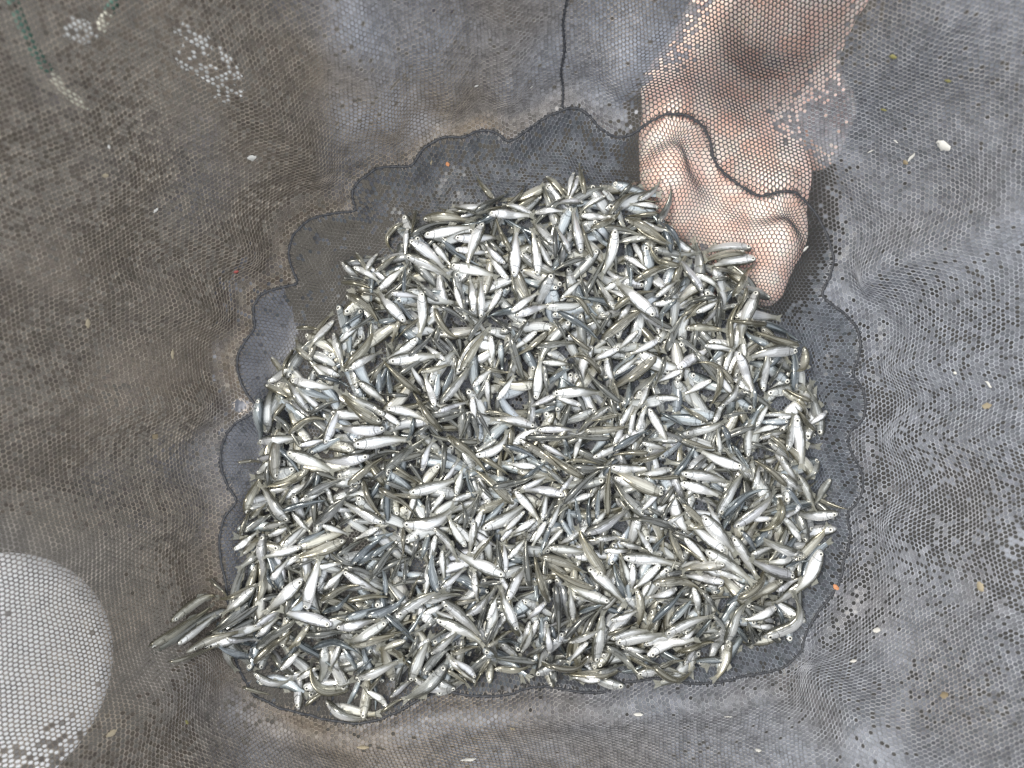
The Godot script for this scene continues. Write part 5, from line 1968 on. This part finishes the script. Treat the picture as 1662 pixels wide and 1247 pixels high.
func scraps() -> void:
	var white := plain(Color(0.5, 0.49, 0.46), 0.5)
	var cream := plain(Color(0.27, 0.23, 0.16), 0.7)
	var tan := plain(Color(0.2, 0.16, 0.1), 0.7)
	var olive := plain(Color(0.2, 0.185, 0.07), 0.6)
	var red := plain(Color(0.33, 0.08, 0.07), 0.6)
	var orange := plain(Color(0.4, 0.17, 0.07), 0.6)
	scrap("white_pellet", "white oval pellet stuck to the net's left wall above the floor pockets", "pellet", -73.5, -64.5, 2.2, 1.7, 0.2, 0.5, white)
	scrap("white_scale", "tiny white scale on the left wall below the green cord's end", "fish scale", -109.5, -66, 0.9, 0.6, 0.2, 1.0, white)
	scrap("tan_crumb", "tan crumb on the left wall under the tiny white scale", "crumb", -111, -58.5, 1.3, 1.0, 0.2, 0.3, cream)
	scrap("white_sliver", "small white sliver on the left wall below the white pellet", "sliver", -99, -49.5, 1.7, 0.6, 1.2, -0.4, white)
	scrap("red_crumb", "small red crumb on the left wall beside the topmost floor pocket", "crumb", -76.5, -31.5, 1.3, 1.1, 0.2, 0.4, red)
	scrap("yellow_brown_flake", "long yellowish flake high on the left wall", "flake", -115.5, -18, 2.4, 1.1, 0.6, 1.3, cream)
	scrap("yellow_brown_flake", "slim yellow flake on the left wall beside the torn hole", "flake", -94.5, -9, 2.6, 0.9, 0.5, 1.4, cream)
	scrap("brown_flake", "rounded brown flake on the left wall below the torn hole", "flake", -99, 13.5, 1.8, 1.4, 0.2, 0.7, tan)
	scrap("orange_crumb", "orange crumb on the floor under the back wall", "crumb", -18, -61.5, 1.3, 1.0, 0.3, 1.2, orange)
	scrap("tan_crumb", "tan sliver of a crumb beside the orange crumb", "crumb", -22.5, -61.5, 1.3, 0.6, 0.3, 1.4, cream)
	scrap("white_fluff", "largest white fluff on the right wall above the hand's fingers", "fluff", 115.5, -66, 3.6, 2.4, 0.5, 0.6, white)
	scrap("white_curl", "forked white curl beside the largest fluff on the right wall", "curl", 108, -63, 3.2, 0.7, 2.0, -0.7, white)
	scrap("white_curl", "short bent white curl left of the forked curl", "curl", 104, -67.5, 1.6, 0.5, 2.4, 1.4, white)
	scrap("white_sliver", "thin white sliver on the right wall close to the hand", "sliver", 97.5, -64.5, 1.8, 0.35, 0.6, -0.6, white)
	scrap("olive_flake", "olive ring-shaped flake high on the right wall", "flake", 102, -91.5, 1.9, 1.2, 1.5, 0.2, olive)
	scrap("olive_flake", "small yellow-olive flake on the right wall under the ring-shaped one", "flake", 100.5, -76.5, 1.5, 0.7, 0.8, 0.1, olive)
	scrap("brown_flake", "brown flake touching the forked white curl", "flake", 106.5, -61.5, 1.4, 1.1, 0.4, 1.0, tan)
	scrap("olive_flake", "pale olive flake far up the right wall", "flake", 115.5, -84, 1.3, 0.9, 0.4, 0.5, olive)
	scrap("white_wing", "white wing-like shred on the floor between the fingertips and the right hem", "shred", 81, -37.5, 2.2, 0.9, 0.7, -0.6, white)
	scrap("white_curl", "hooked white curl alone on the right wall", "curl", 130.5, -1.5, 3.0, 0.6, 3.0, 1.2, white)
	scrap("white_scale", "round white scale near the hooked curl", "fish scale", 123, -4.5, 0.9, 0.8, 0.2, 0.2, white)
	scrap("tan_flake", "tan flake under the hooked white curl", "flake", 130.5, 4.5, 2.4, 1.6, 0.4, 0.3, cream)
	scrap("white_flake", "ragged white flake on the right wall by the front corner", "flake", 100.5, 67.5, 2.2, 1.4, 0.4, 0.2, white)
	scrap("white_flake", "white flake lower than the ragged one by the front corner", "flake", 94.5, 76.5, 1.8, 1.1, 0.5, 0.5, white)
	scrap("tan_flake", "tan blotchy flake at the far end of the right wall", "flake", 127.5, 54, 2.4, 1.7, 0.3, 0.9, cream)
	scrap("brown_flake", "dark tan flake low in the front right corner of the wall", "flake", 118, 84, 2.0, 1.6, 0.3, 0.4, tan)
	scrap("white_smear", "long white smear at the edge of the front wall", "smear", -13.5, 107, 4.2, 1.4, 0.3, 0.05, white)
	scrap("white_smear", "pale smear on the front wall under the heap's lowest fish", "smear", -40.5, 99, 3.4, 1.2, 0.3, 0.1, cream)
	scrap("white_flake", "white flake on the front wall just under the front hem", "flake", 34.5, 90.5, 2.6, 1.1, 0.3, 0.1, white)
	scrap("white_sliver", "white slanted sliver on the front wall toward the right corner", "sliver", 59, 91, 2.0, 0.7, 0.4, 0.6, white)
	scrap("white_flake", "small white flake low on the front wall near the slanted sliver", "flake", 69, 103, 1.6, 1.2, 0.3, 0.8, white)
	scrap("tan_crumb", "tan crumb on the front wall below the middle of the heap", "crumb", 0, 95, 1.4, 1.0, 0.3, 0.8, cream)
	scrap("yellow_green_crumb", "yellow-green crumb on the front wall by the white tub", "crumb", -91.5, 93, 1.3, 0.9, 0.3, 0.3, olive)
	scrap("tan_flake", "long tan flake on the white tub's side of the front wall", "flake", -112, 94, 2.6, 1.2, 0.3, -0.4, cream)
	scrap("orange_brown_crumb", "orange-brown crumb at the hem corner by the largest curved fish", "crumb", 88.5, 55.5, 1.7, 1.3, 0.3, 0.9, orange)
	scrap("white_scale", "pair-sized white scale on the back wall left of the upright seam", "fish scale", -10.5, -84, 1.1, 0.7, 0.3, 0.1, white)
	scrap("white_scale", "slanted white scale on the back wall close to the upright seam", "fish scale", 5, -82.5, 1.0, 0.5, 0.3, -0.8, white)
